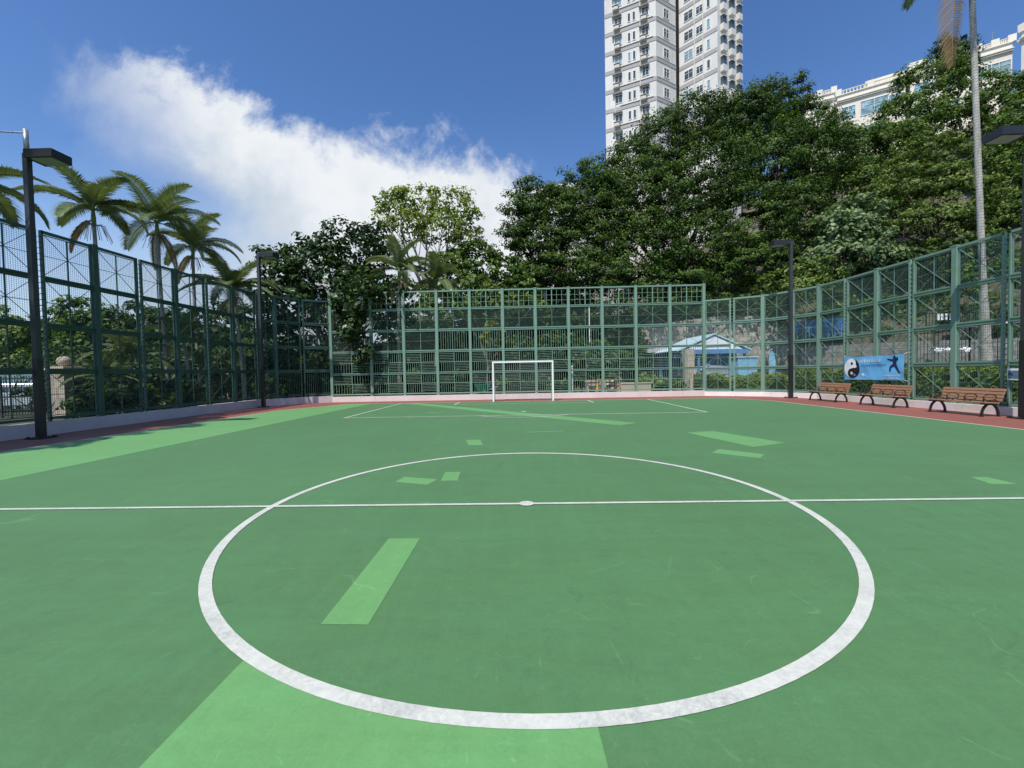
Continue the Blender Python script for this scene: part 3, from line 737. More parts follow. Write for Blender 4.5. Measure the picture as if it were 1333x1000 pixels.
# ---------------------------------------------------------------- palms
def frond_mesh(L, e0, e1, rng, m, n=46, ll=.62, droop=.5, wid=.05, name='frond'):
    """pinnate leaf leaving the origin along +x, rachis pitch e0 -> e1"""
    V, Fc, T = [], [], []
    x = z = 0.0; st = 30; pts = [(0, 0, 0)]
    for i in range(st):
        a = e0 + (e1 - e0) * (i / st) ** 1.15; x += math.cos(a) * L / st; z += math.sin(a) * L / st; pts.append((x, 0.0, z))
    pts = [Vector(p) for p in pts]
    tb = MB().tube(pts[::3], [.028 * (1 - .85 * i / 10) + .004 for i in range(11)], 5); V += tb.v; Fc += tb.f; T += [.75] * len(tb.f)
    for i in range(n):
        t = .10 + .90 * i / (n - 1); k = t * st; i0 = min(int(k), st - 1); p = pts[i0].lerp(pts[i0 + 1], k - i0); d = (pts[i0 + 1] - pts[i0]).normalized()
        nrm = Vector((0, 1, 0)).cross(d).normalized() * -1
        if nrm.z < 0 and d.x > 0: nrm = -nrm
        l0 = ll * max(.18, math.sin(math.pi * min(.98, t * .80 + .16)) ** .7) * rng.uniform(.85, 1.1)
        for s in (-1, 1):
            dr = droop * rng.uniform(.7, 1.3); dirv = (Vector((0, s, 0)) * .8 + d * (.45 + .5 * t) + nrm * .30).normalized()
            q0 = p; q1 = p + dirv * l0 * .5; q2 = q1 + (dirv + Vector((0, 0, -1)) * dr).normalized() * l0 * .5
            wv = d * wid * .5; b = len(V)
            V += [tuple(q0 - wv * .6), tuple(q0 + wv * .6), tuple(q1 + wv), tuple(q1 - wv), tuple(q2)]
            Fc += [(b, b + 1, b + 2, b + 3), (b + 3, b + 2, b + 4)]; tv = rng.uniform(.25, .8); T += [tv, min(1, tv + .08)]
    me = bpy.data.meshes.new(name); me.from_pydata(V, [], Fc); me.materials.append(m)
    a = me.attributes.new('tint', 'FLOAT', 'FACE'); a.data.foreach_set('value', T); me.update(); return me

def palm(name, label, base, crown, L, nf, seed, tr=.10, shaft=.75, bark='palm_bark', dead=0, group='palms beyond the left fence', bulge=1.35, spread=(.95, -1.0), azs=None, trunk=True, emax=1.38):
    rng = random.Random(seed); base = Vector(base); c = Vector(crown) - base
    t = thing(name, label, 'palm tree', base, 0, group)
    pts, rs = [], []; side = Vector((rng.uniform(-.25, .25), rng.uniform(-.25, .25), 0))
    for i in range(15):
        k = i / 14; p = c * k + side * math.sin(math.pi * k); p.z = c.z * k - (.3 if i == 0 else 0)
        pts.append(p); rs.append(tr * (bulge - (bulge - 1) * min(1, k * 4)) * (1.08 - .22 * k))
    if trunk:
        MB().tube(pts[:-1], rs[:-1], 12).build('trunk', M[bark], t, smooth=True)
        MB().tube([pts[-2], pts[-2].lerp(pts[-1], .5), pts[-1] + Vector((0, 0, shaft * .3))], [rs[-2] * 1.12, rs[-2] * 1.2, rs[-2] * .55], 10).build('crownshaft', M['crownshaft'], t, smooth=True)
    for i in range(nf):
        k = (i * 0.618) % 1; az = (azs[i] if azs else i * 2.399963 + rng.uniform(-.25, .25))
        e0 = emax - (emax - .13) * (i / max(1, nf - 1)) + rng.uniform(-.15, .15); e1 = e0 - 1.0 - .65 * k
        me = frond_mesh(L * rng.uniform(.85, 1.1), e0, e1, rng, M['frond'], droop=.35 + .5 * k, ll=L * .30, wid=.052, n=60)
        link('frond', me, t, tuple(pts[-1]), az)
    for i in range(dead):
        me = frond_mesh(L * .75, -.5 - .5 * rng.random(), -1.5, rng, M['frond_dry'], droop=1.2, ll=L * .17, name='dead_frond')
        link('dead_frond', me, t, tuple(pts[-1] - Vector((0, 0, .35))), rng.uniform(0, 6.28))
    if dead:
        sp = MB()
        for i in range(26):
            a = rng.uniform(0, 6.28); q = pts[-2]; r_ = rng.uniform(.3, .6); sp.tube([q, q + Vector((math.cos(a) * r_ * .6, math.sin(a) * r_ * .6, .05)), q + Vector((math.cos(a) * r_, math.sin(a) * r_, -rng.uniform(.3, .7)))], .012, 4)
        sp.build('flower_stalk', M['husk'], t)
    return t
def P_(px, py, Y): return Vector(at(px, py, Y))
def palm_at(label, px, py, Y, bx, L, nf, seed, **kw):
    c = P_(px, py, Y); x, y = gz(bx, Y); return palm(kw.pop('name', 'palm_tree'), label, (x, y, 0), c, L, nf, seed, **kw)
palm_at('feathery palm whose fronds reach in at the left edge behind the near lamp post', -46, 238, 12.5, -44, 2.2, 8, 11, tr=.10, emax=.5)
palm_at('slim palm with arching fronds, just right of the near lamp post', 121, 274, 18, 131, 2.35, 11, 12, tr=.08, dead=1, emax=1.3)
palm_at('tallest full crowned palm in the middle of the left row', 204, 290, 20, 219, 2.7, 12, 13, tr=.082, dead=2, emax=1.2)
palm_at('dark palm with a drooping skirt, right of the tallest palm', 251, 322, 23, 262, 2.6, 12, 14, tr=.085, dead=1, emax=1.2)
palm_at('short bushy palm left of the far corner lamp post', 303, 378, 22, 318, 2.4, 15, 15, tr=.09, dead=2, emax=1.2)
palm_at('low palm peeping over the fence between dark tree and lime tree', 520, 352, 25, 520, 2.4, 11, 16, tr=.10, dead=1, group='palms behind the back fence')
palm_at('low palm with drooping fronds below the lime tree', 568, 366, 26, 566, 2.3, 11, 17, tr=.10, dead=1, group='palms behind the back fence')
palm_at('small palm with stubby trunk just outside the left fence at mid length', 172, 465, 18.5, 170, 1.9, 10, 18, tr=.08, shaft=.4)
palm_at('small palm between two taller trunks outside the left fence', 238, 440, 21, 240, 2.0, 10, 19, tr=.08, shaft=.4)
palm_at('dwarf palm low behind the left fence near the stone pillar', 138, 492, 17, 138, 1.6, 9, 20, tr=.08, shaft=.3)
palm_at('dwarf palm in the garden before the far stone pillar', 262, 478, 22.5, 262, 1.7, 9, 21, tr=.08, shaft=.3)
for i, (x, y, h_, lab) in enumerate([(-15.6, 4.0, 8.4, 'first palm of the row left of the photographed stretch'), (-15.1, .9, 7.9, 'palm farther along the left row'), (-15.9, -2.3, 8.8, 'palm at the near end of the left row')]):
    palm('palm_tree', lab + ', outside the left fence', (x, y, 0), (x + .2, y, h_), 3.0, 11, 70 + i, tr=.10, dead=1)
# royal palm beyond the right fence
rb = gz(1287, 15.6); rc = P_(1263, -78, 15.6)
rp = palm('royal_palm', 'tall pale ringed palm trunk rising beside the right lamp post', (rb[0], rb[1], .2), rc, 2.7, 10, 31, tr=.098, shaft=1.6, bark='royal_bark', group='palms beyond the right fence', bulge=2.1)
rr = random.Random(5)
link('dead_frond', frond_mesh(4.3, -1.38, -1.60, rr, M['frond_dry'], droop=1.0, ll=.85, n=64), rp, tuple(P_(1253, -70, 15.5) - Vector((rb[0], rb[1], .2))), R(190))
link('frond', frond_mesh(2.3, -.9, -1.6, rr, M['frond'], droop=1.2, ll=.6, n=46), rp, tuple(rc - Vector((rb[0], rb[1], .2))), R(-10))

# ---------------------------------------------------------------- hill on the right
hp = [(-14, 62, .2, 0), (2.9, 45, 1.0, .45), (14, 38, 5.2, .62), (24.5, 31.5, 4.4, .70), (31, 24.5, 3.4, .74), (36, 15, 3.2, .72), (44, -6, 3, .7)]
ps = []
for (a, b) in zip(hp[:-1], hp[1:]):
    for i in range(8): ps.append(tuple(np.array(a) * (1 - i / 8) + np.array(b) * i / 8))
ps.append(hp[-1]); nT = 30; rng = np.random.default_rng(2); mb = MB()
for x, y, z0, sl in ps:
    for j in range(nT + 1):
        t = 75 * (max(0, j - 1) / (nT - 1)) ** 1.5; zz = z0 + sl * (t if t < 40 else 40 + (t - 40) * .12)
        mb.v.append((x + .60 * t, y + .80 * t, (zz + rng.normal(0, .22 + .01 * t)) if j else -1.0))
for i in range(len(ps) - 1):
    for j in range(nT):
        a = i * (nT + 1) + j; mb.f.append((a, a + nT + 1, a + nT + 2, a + 1))
tag(mb.build('hill', M['hill'], smooth=True), kind='structure')
def hz(x, y):
    best = None
    for (px, py, z0, sl) in ps:
        t = max(0, (x - px) * .6 + (y - py) * .8); d = (px + .6 * t - x) ** 2 + (py + .8 * t - y) ** 2
        if best is None or d < best[0]: best = (d, z0 + sl * (t if t < 40 else 40 + (t - 40) * .12) if t > 0 else 0)
    return best[1]

# ---------------------------------------------------------------- trees
def tree_px(name, label, spec, base_px, baseY, leaf, bark, tr, seed, deep=.8, basez=None, **kw):
    bx, by = gz(base_px, baseY); z = hz(bx, by) if basez is None else basez
    return tree(name, label, [lobe(*s, deep=deep) for s in spec], leaf, bark, (bx, by, z), tr, seed, **kw)

GB = 'big dark trees behind the back fence'
tree_px('banyan_tree', 'dark spreading tree at the left end of the big tree mass, ragged against the cloud',
        [(690, 252, 38, 26, 22), (722, 280, 39, 48, 40), (672, 270, 38, 17, 13), (671, 304, 38, 20, 17), (700, 322, 38, 42, 38), (760, 262, 41, 48, 42), (770, 222, 41, 14, 16), (745, 330, 39, 52, 44), (690, 358, 38, 30, 22), (785, 300, 40, 40, 50), (725, 352, 37, 44, 24), (772, 362, 37, 44, 26), (705, 300, 39, 40, 40)],
        735, 41, 'leaf_banyan', 'bark_dark', .55, 41, dens=1.15, clump=.78, per=70, size=.15, group=GB, shell=(.55, 1.04), flat=.5, aspect=1.45)
tree_px('banyan_tree', 'broad dark tree in front of the white tower',
        [(820, 225, 43, 45, 42), (862, 185, 44, 42, 36), (905, 160, 45, 44, 36), (950, 160, 46, 40, 36), (850, 262, 41, 62, 50), (920, 235, 43, 62, 56), (840, 325, 39, 60, 48), (905, 318, 40, 56, 50), (820, 368, 38, 50, 24), (880, 372, 38, 52, 22), (800, 270, 41, 40, 46)],
        870, 42, 'leaf_banyan', 'bark_dark', .7, 42, dens=1.05, clump=.82, per=70, size=.155, group=GB, shell=(.55, 1.04), flat=.5, aspect=1.45)
tree_px('banyan_tree', 'highest dark tree of the mass, right of the white tower',
        [(985, 150, 46, 42, 38), (1022, 128, 47, 34, 26), (1055, 160, 47, 34, 30), (1000, 215, 44, 62, 58), (1070, 205, 45, 44, 44), (975, 290, 41, 56, 58), (1035, 285, 42, 48, 52), (990, 345, 39, 55, 34), (940, 358, 39, 40, 34), (1080, 165, 47, 22, 20), (1014, 205, 47, 44, 44)],
        1000, 43, 'leaf_banyan', 'bark_dark', .7, 43, dens=1.05, clump=.82, per=70, size=.155, group=GB, shell=(.55, 1.04), flat=.5, aspect=1.45)
GR = 'trees on the slope at the right'
tree_px('slope_tree', 'olive green tree filling the slope just below the cream terrace', [(1110, 200, 50, 44, 34), (1150, 205, 48, 50, 36), (1100, 240, 47, 44, 34), (1190, 215, 46, 40, 34), (1140, 250, 44, 50, 30)],
        1140, 48, 'leaf_mid', 'bark', .4, 44, dens=.8, clump=.8, per=60, size=.18, group=GR)
tree_px('large_leaf_tree', 'pale grey green large leaved tree above the right fence', [(1112, 280, 34, 32, 26), (1085, 305, 33, 32, 24), (1125, 312, 33, 34, 28), (1095, 335, 32, 46, 18), (1140, 338, 32, 30, 16)],
        1105, 34, 'leaf_grey', 'bark', .28, 45, dens=1.5, clump=.6, per=26, size=.25, group=GR, aspect=1.3)
tree_px('slope_tree', 'bright green layered tree in the middle of the right slope', [(1215, 215, 36, 50, 36), (1185, 255, 35, 56, 34), (1240, 262, 34, 50, 36), (1200, 300, 34, 60, 30), (1250, 305, 33, 40, 26), (1165, 290, 35, 34, 28)],
        1210, 36, 'leaf_olive', 'bark', .35, 46, dens=1.1, clump=.65, per=50, size=.15, group=GR, flat=.4)
tree_px('slope_tree', 'dark open crowned tree against the sky partly hiding the cream terrace', [(1180, 150, 50, 40, 24), (1210, 110, 50, 48, 28), (1250, 124, 49, 40, 28), (1165, 180, 49, 36, 18), (1230, 165, 48, 46, 24)],
        1215, 50, 'leaf_mid', 'bark_dark', .35, 47, dens=.62, clump=.9, per=56, size=.18, group=GR, flat=.45)
tree_px('slope_tree', 'small dark topmost tree clump behind the tall palm trunk', [(1228, 62, 56, 14, 12), (1250, 72, 56, 20, 18), (1244, 92, 56, 26, 16)],
        1248, 56, 'leaf_glossy', 'bark_dark', .2, 48, dens=1.0, clump=.7, per=50, size=.2, group=GR)
tree_px('slope_tree', 'green tree right of the tall palm trunk at the picture edge', [(1310, 130, 44, 36, 30), (1335, 160, 42, 36, 44), (1305, 190, 40, 30, 38), (1345, 220, 38, 40, 50), (1310, 250, 36, 34, 40), (1335, 290, 34, 36, 28), (1300, 285, 35, 26, 26)],
        1320, 42, 'leaf_mid', 'bark_dark', .2, 49, dens=1.1, clump=.75, per=50, size=.17, group=GR)
tree_px('shrub', 'rounded sunny bush just above the fence, right of the grey lamp post', [(1040, 358, 30, 30, 16), (1010, 372, 30, 26, 16), (1070, 352, 30, 26, 16), (1045, 378, 29, 40, 14)],
        1040, 30.5, 'leaf_olive', 'bark', .12, 50, dens=1.8, clump=.5, per=26, size=.17, cat='bush', group='bushes on the slope')
tree_px('shrub', 'dark undergrowth under the layered slope tree', [(1150, 352, 33, 40, 18), (1200, 345, 33, 46, 22), (1245, 332, 32, 40, 22), (1100, 368, 33, 40, 16)],
        1190, 34, 'leaf_shade', 'bark_dark', .15, 51, dens=1.2, clump=.6, per=22, size=.22, cat='bush', group='bushes on the slope')
tree_px('shrub', 'low green scrub on the bare earth bank behind the right fence', [(1110, 402, 30, 30, 14), (1145, 400, 29, 26, 13), (1180, 392, 28, 22, 14), (1085, 412, 31, 26, 12), (1215, 388, 28, 18, 12)],
        1140, 30, 'leaf_mid', 'bark', .1, 52, dens=1.5, clump=.45, per=18, size=.17, cat='bush', group='bushes on the slope')
tree_px('shrub', 'scrub at the far right of the earth bank beside the palm trunk', [(1252, 372, 27, 22, 16), (1315, 350, 26, 26, 18), (1270, 352, 28, 20, 14)],
        1275, 28, 'leaf_mid', 'bark', .1, 53, dens=1.4, clump=.45, per=18, size=.18, cat='bush', group='bushes on the slope')
tree_px('shrub', 'creeper and bushes topping the rubble retaining wall', [(800, 405, 37, 44, 16), (860, 402, 37, 40, 12), (920, 400, 36, 40, 12), (975, 398, 35, 36, 14), (760, 412, 38, 40, 20), (1020, 405, 33, 22, 18)],
        860, 38, 'leaf_shade', 'bark_dark', .12, 54, dens=1.1, clump=.6, per=20, size=.2, cat='bush', group='bushes on the slope')

GL = 'trees beyond the far left corner'
tree_px('almond_tree', 'dark glossy round leaved tree behind the far left corner lamp post', [(405, 338, 26, 40, 30), (450, 322, 26.5, 42, 30), (482, 318, 27, 28, 28), (370, 352, 25, 34, 22), (345, 332, 25, 20, 8), (430, 370, 26, 56, 32), (482, 368, 27, 36, 34), (385, 395, 25, 46, 34), (440, 415, 26, 44, 28), (370, 440, 25, 30, 32), (490, 412, 27, 26, 22), (355, 400, 25, 24, 40), (405, 470, 25.5, 40, 26), (360, 485, 25, 28, 22), (455, 450, 26.5, 26, 20), (455, 395, 22.9, 30, 22), (497, 374, 23.1, 26, 17), (458, 430, 23.0, 20, 20), (477, 462, 23.2, 11, 18)],
        425, 26, 'leaf_glossy', 'bark_dark', .24, 61, basez=0, dens=2.4, clump=.5, per=17, size=.205, aspect=1.3, group=GL, shell=(.5, 1.06))
tree_px('lime_tree', 'tall bright lime green tree with thin bare forks against the cloud', [(520, 268, 33, 28, 24), (548, 262, 34, 30, 22), (585, 268, 34, 32, 26), (610, 288, 34, 20, 22), (530, 293, 33, 30, 18), (575, 298, 34, 34, 20), (500, 285, 33, 14, 18), (603, 308, 34, 22, 16)],
        558, 34, 'leaf_lime', 'bark_pale', .26, 62, basez=0, dens=1.5, clump=.55, per=22, size=.17, group=GL, fork=.55, twigs=4)
tree_px('garden_tree', 'mid green tree between the lime tree and the big dark trees', [(622, 345, 33, 34, 30), (650, 360, 34, 34, 28), (600, 372, 32, 36, 26), (640, 392, 32, 40, 22), (676, 378, 34, 28, 26), (590, 340, 33, 20, 18)],
        630, 34, 'leaf_mid', 'bark', .28, 63, basez=0, dens=2.0, clump=.55, per=20, size=.22, group=GL)
tree_px('garden_tree', 'tree with bright yellow green leaves hanging over the back fence left of the goal', [(615, 376, 25.5, 26, 16), (645, 398, 25, 24, 22), (655, 425, 24.6, 12, 14), (600, 400, 25.5, 22, 18), (690, 398, 26, 26, 14)],
        628, 26, 'leaf_olive', 'bark', .13, 64, basez=0, dens=1.6, clump=.42, per=11, size=.21, group=GL)
tree_px('shrub', 'lone yellow green leaf spray hanging in front of the bars left of the goal', [(634, 437, 24.2, 6, 7), (640, 424, 24.4, 9, 8), (528, 432, 24.4, 9, 5)],
        640, 24.6, 'leaf_yellow', 'bark', .02, 65, basez=0, dens=3.5, clump=.2, per=7, size=.2, aspect=2.2, cat='bush', group='bushes behind the back fence', twigs=0)
GF = 'trees far beyond the left fence'
tree_px('garden_tree', 'rounded far tree seen through the fence right of the near lamp post', [(100, 412, 40, 34, 24), (130, 430, 39, 40, 26), (75, 440, 40, 38, 26), (110, 462, 38, 50, 26)], 105, 40, 'leaf_mid', 'bark', .35, 66, basez=0, dens=.8, clump=.8, per=24, size=.28, group=GF)
tree_px('garden_tree', 'far tree at the left edge seen through the fence', [(0, 440, 42, 44, 26), (35, 450, 40, 34, 26), (-40, 430, 42, 50, 36), (15, 480, 38, 50, 24)], 5, 41, 'leaf_olive', 'bark', .35, 67, basez=0, dens=.8, clump=.8, per=24, size=.28, group=GF)
tree_px('garden_tree', 'dark far tree behind the two tallest left palms', [(180, 415, 42, 34, 22), (215, 430, 42, 40, 28), (165, 450, 40, 36, 28), (240, 460, 40, 40, 32), (200, 480, 38, 50, 24)], 200, 42, 'leaf_shade', 'bark_dark', .35, 68, basez=0, dens=.8, clump=.8, per=24, size=.28, group=GF)
tree_px('garden_tree', 'far tree between the dark palm and the corner lamp post', [(285, 420, 36, 34, 28), (325, 430, 34, 30, 36), (270, 455, 36, 34, 30), (310, 470, 34, 34, 30)], 300, 36, 'leaf_shade', 'bark_dark', .3, 69, basez=0, dens=.9, clump=.7, per=22, size=.26, group=GF)
tree_px('garden_tree', 'dim tree low behind the woven bars right of the goal', [(690, 430, 40, 40, 26), (735, 440, 40, 36, 24), (775, 430, 39, 30, 22), (720, 465, 38, 50, 18)], 725, 40, 'leaf_mid', 'bark_dark', .2, 70, basez=0, dens=1.0, clump=.6, per=20, size=.2, group=GL)
tree_px('garden_tree', 'dim tree low behind the woven bars left of the goal', [(540, 440, 34, 46, 30), (600, 445, 34, 40, 28), (650, 455, 34, 30, 22), (560, 475, 32, 60, 18)], 585, 34, 'leaf_shade', 'bark_dark', .2, 71, basez=0, dens=1.0, clump=.6, per=20, size=.22, group=GL)

def woods(name, label, pts, h, seed, leaf, deep=6, size=.3, k=1.0):
    rng = np.random.default_rng(seed); lob = []
    for (px, Y, hh) in pts:
        x, y = gz(px, Y)
        for _ in range(3): lob.append(((x + rng.uniform(-1.5, 1.5), y + rng.uniform(-1, 2), hh * rng.uniform(.25, .7)), (rng.uniform(1.8, 2.6), 1.6, hh * .34)))
    P, NN, T = crown_points(lob, rng, 1.3 * k, .7, 24, .4, (.6, 1.05), .6)
    tag(link(name, leaf_mesh(name, P, NN, size, T, M[leaf], rng)), label, 'woods', None, 'stuff')
rng_ = np.random.default_rng(77); lob_ = []
for _ in range(150):
    px = rng_.uniform(1035, 1345); x, y = gz(px, rng_.uniform(26.5, 37) + (4 if px < 1110 else 0) - (px - 1035) * .012); lob_.append(((x, y, hz(x, y) + .15), (rng_.uniform(.4, .9), rng_.uniform(.4, .8), rng_.uniform(.3, .65))))
P_s, N_s, T_s = crown_points(lob_, rng_, 3.0, .3, 20, .5, (.6, 1.05), .6)
tag(link('slope_scrub', leaf_mesh('slope_scrub', P_s, N_s, .13, T_s, M['leaf_mid'], rng_)), 'low scrub and weeds growing over the earth bank behind the right fence', 'scrub', None, 'stuff')
woods('far_woods', 'mass of far greenery closing the view beyond the left garden', [(px, 46, h_) for px, h_ in zip(range(-90, 360, 24), (6.5, 7, 7, 6.5, 7, 8, 8, 7, 7, 8, 8, 7, 8, 8.5, 8, 8, 8, 8, 8))], 6, 301, 'leaf_mid')
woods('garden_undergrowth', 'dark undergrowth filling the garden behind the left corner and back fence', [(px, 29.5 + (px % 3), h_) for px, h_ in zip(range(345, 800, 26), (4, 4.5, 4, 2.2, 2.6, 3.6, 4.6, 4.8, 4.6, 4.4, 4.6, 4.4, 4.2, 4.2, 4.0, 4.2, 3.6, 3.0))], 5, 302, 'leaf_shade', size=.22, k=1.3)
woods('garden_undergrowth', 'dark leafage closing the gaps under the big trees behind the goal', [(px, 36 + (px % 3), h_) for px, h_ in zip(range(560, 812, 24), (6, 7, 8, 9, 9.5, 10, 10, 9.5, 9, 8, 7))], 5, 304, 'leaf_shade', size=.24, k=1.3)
woods('garden_undergrowth', 'dark undergrowth behind the palms along the left fence', [(px, Y, h_) for px, Y, h_ in ((120, 22, 2.2), (150, 23, 2.6), (180, 24, 3.2), (210, 25, 3), (240, 26, 3.4), (270, 28, 3.2), (300, 28, 3.5), (330, 28, 3.8), (60, 27, 2.2), (95, 26, 2.6), (-70, 33, 3.5), (-40, 33, 3.2), (-10, 33, 3.4), (20, 33, 3.2), (50, 33, 3.6), (80, 33, 3.5), (110, 34, 3.8), (140, 34, 4), (170, 34, 4), (200, 34, 4.2), (230, 34, 4.2), (260, 34, 4.2), (290, 34, 4.4))], 5, 303, 'leaf_shade', size=.22, k=1.3)

tree_px('garden_tree', 'leafy green tree filling the gap under the lime tree above the back fence', [(535, 386, 30, 32, 22), (505, 396, 29.5, 24, 22), (568, 392, 31, 28, 18), (550, 415, 30, 34, 20), (515, 425, 29, 26, 20)], 540, 30.5, 'leaf_mid', 'bark', .16, 72, basez=0, dens=1.6, clump=.5, per=22, size=.2, group=GL)
# shrubs along the fences (each bush its own thing)
rs_ = random.Random(9)
def bush(label, px, Y, w, h, leaf, seed, group, size=.16):
    x, y = gz(px, Y); z = max(0, hz(x, y)) if y > 30 or x > 22 else 0
    lob = [((x + rs_.uniform(-.3, .3) * w, y + rs_.uniform(-.2, .2) * w, z + h * k), (w * rs_.uniform(.4, .6), w * .45, h * .42)) for k in (.38, .5, .62)]
    return tree('shrub', label, lob, leaf, 'bark_dark', (x, y, z), .05, seed, dens=2.2, clump=.32, per=16, size=size, cat='bush', group=group, fork=.2)
GLB = 'bushes outside the left fence'
for i, (px, Y, w, h, lf, lab) in enumerate([
    (112, 15.6, 1.4, 1.0, 'leaf_shade', 'dark bush right of the ball topped pillar'), (150, 16.5, 2.0, 1.3, 'leaf_shade', 'dark bush left of the second big fence post'),
    (186, 17.8, 2.0, 1.2, 'leaf_mid', 'green bush under the small stubby palm'), (215, 20, 2.2, 1.5, 'leaf_shade', 'bush at the foot of the tallest left palm'),
    (246, 21, 2.2, 1.4, 'leaf_mid', 'bush at the foot of the drooping dark palm'), (276, 24, 2.4, 1.6, 'leaf_shade', 'bush just left of the far stone pillar'),
    (318, 24, 2.4, 1.8, 'leaf_mid', 'bush right of the far stone pillar'), (345, 23, 2.0, 2.0, 'leaf_shade', 'bush behind the foot of the corner lamp post'),
    (30, 24, 3.0, 1.4, 'leaf_mid', 'bush before the grey hoarding at the left edge')]):
    bush(lab, px, Y, w, h, M and lf, 100 + i, GLB)
GBB = 'bushes behind the back fence'
for i, (px, Y, w, h, lf, lab) in enumerate([
    (375, 25, 2.2, 2.2, 'leaf_shade', 'deep shade bush below the glossy dark tree'), (415, 25.5, 2.2, 1.8, 'leaf_shade', 'shade bush by the first woven panel'), (460, 25.5, 1.6, .9, 'leaf_mid', 'low bush under the gap of the dark tree'),
    (510, 26, 2.4, 1.3, 'leaf_mid', 'bush behind the second woven panel from the left'), (560, 26.5, 2.4, 1.5, 'leaf_shade', 'bush behind the woven panels well left of the green barrow'), (596, 27, 2.2, 1.6, 'leaf_shade', 'bush just left of the green barrow'),
    (662, 27.5, 2.2, 1.3, 'leaf_mid', 'bush seen through the goal net, left part'), (690, 28, 2.2, 1.5, 'leaf_shade', 'bush seen through the goal net, right part'), (735, 28.5, 2.2, 1.3, 'leaf_mid', 'bush between goal and white pipe'),
    (778, 29, 2.2, 1.6, 'leaf_shade', 'bush left of the tan pillar'), (840, 29, 2.4, 1.1, 'leaf_hedge', 'low bright bush right of the tan pillar'), (868, 29, 2.0, 1.0, 'leaf_mid', 'low bush left of the blue pavilion')]):
    bush(lab, px, Y, w, h, lf, 130 + i, GBB)
# clipped hedge beyond the right part
def hedge(label, pts, wd, h0, h1, seed, leaf='leaf_hedge'):
    rng = np.random.default_rng(seed); x0, y0 = pts[0]; P, NN, T = [], [], []
    for (a, b) in zip(pts[:-1], pts[1:]):
        L = math.dist(a, b); n = int(L * 1700); s = rng.uniform(0, 1, n); d = np.array([b[0] - a[0], b[1] - a[1]]) / L; nn = np.array([-d[1], d[0]])
        o = rng.uniform(-1, 1, n); z = rng.uniform(0, 1, n) ** .7; k = np.where(rng.random(n) < .5, 1, 0)
        o = np.where(k, np.sign(o) * rng.uniform(.8, 1.1, n), o); z = np.where(k, z, rng.uniform(.85, 1.06, n)); z = z * (1 + .10 * np.sin(s * L * 2.1) + .08 * np.sin(s * L * 5.3 + 1))
        P.append(np.stack([a[0] + d[0] * L * s + nn[0] * o * wd / 2 - x0, a[1] + d[1] * L * s + nn[1] * o * wd / 2 - y0, h0 + (h1 - h0) * z], 1))
        NN.append(np.stack([nn[0] * o, nn[1] * o, .4 + 0 * o], 1) + rng.normal(0, .5, (n, 3))); T.append(.25 + .45 * z + rng.normal(0, .15, n))
    P = np.concatenate(P); NN = np.concatenate(NN); T = np.concatenate(T)
    t = thing('hedge', label, 'hedge', (x0, y0, 0), 0, 'hedges beyond the right fence')
    link('foliage', leaf_mesh('foliage', P, NN, .095, T, M[leaf], rng), t)
    cr = MB()
    for (a, b) in zip(pts[:-1], pts[1:]): cr.bar((a[0] - x0, a[1] - y0, (h0 + h1) / 2 - .05), (b[0] - x0, b[1] - y0, (h0 + h1) / 2 - .05), wd * .7, (h1 - h0) * .8)
    cr.build('inner_branches', M['bark_dark'], t)
hedge('clipped yellow green hedge in front of the blue pavilion', [gz(905, 26.2), gz(985, 25.5), gz(1035, 24.0)], 1.0, 0, 1.0, 201)
hedge('long clipped hedge behind the benches along the right fence', [gz(1040, 24), gz(1110, 20.5), (16.6, 11.5), (16.4, 7), (16.4, 1)], 1.1, 0, 1.25, 202)

# ---------------------------------------------------------------- garden walls, pillars, railings
def pillar(label, px, Y, w, h, ball, group='stone gate pillars'):
    x, y = gz(px, Y); t = thing('stone_pillar', label, 'pillar', (x, y, 0), 0, group)
    MB().box((0, 0, h / 2), (w, w, h)).build('shaft', M['pillar'], t, bevel=.02)
    MB().box((0, 0, h + .05), (w + .16, w + .16, .10)).box((0, 0, h + .12), (w + .06, w + .06, .05)).build('cap', M['cream'], t, bevel=.015)
    if ball: MB().lathe((0, 0, h + .14), [(.001, 0)] + [(.24 * math.sin(math.pi * (.12 + .88 * i / 10)), .22 - .22 * math.cos(math.pi * (.12 + .88 * i / 10))) for i in range(11)], 18).build('ball_finial', M['cream'], t, smooth=True)
    return t
pillar('tan tiled gate pillar with ball finial behind the left fence', 84, 17.2, .72, 1.95, True)
pillar('lower plain tan pillar behind the far end of the left fence', 295, 26, .74, 1.65, False)
pillar('tan pillar seen through the goal net', 711, 30, .55, 1.75, False)
pillar('tan pillar between goal and blue pavilion', 802, 29, .62, 2.3, False)
def railing(label, pts, z0, h, m, gap=.13, bar=.018, cat='railing', name='railing', group=None, rails=(.06, .94), mid=False):
    x0, y0 = pts[0]; t = thing(name, label, cat, (x0, y0, z0), 0, group); rl = MB(); bs = MB(); po = MB()
    for (a, b) in zip(pts[:-1], pts[1:]):
        L = math.dist(a, b); n = int(L / gap)
        for k in rails: MB().bar((a[0] - x0, a[1] - y0, h * k), (b[0] - x0, b[1] - y0, h * k), .05, .05).build('rail', m, t)
        for i in range(n + 1):
            x = a[0] + (b[0] - a[0]) * i / n - x0; y = a[1] + (b[1] - a[1]) * i / n - y0
            (po if i % 16 == 0 else bs).bar((x, y, 0 if i % 16 == 0 else h * .06), (x, y, h), .06 if i % 16 == 0 else bar)
    bs.build('baluster', m, t); po.build('upright', m, t); return t
railing('dark bar railing between the pillars behind the left fence', [gz(-60, 17.6), gz(72, 17.3)], 0, 1.75, M['dark_fence'], rails=(.06, .5, .94))
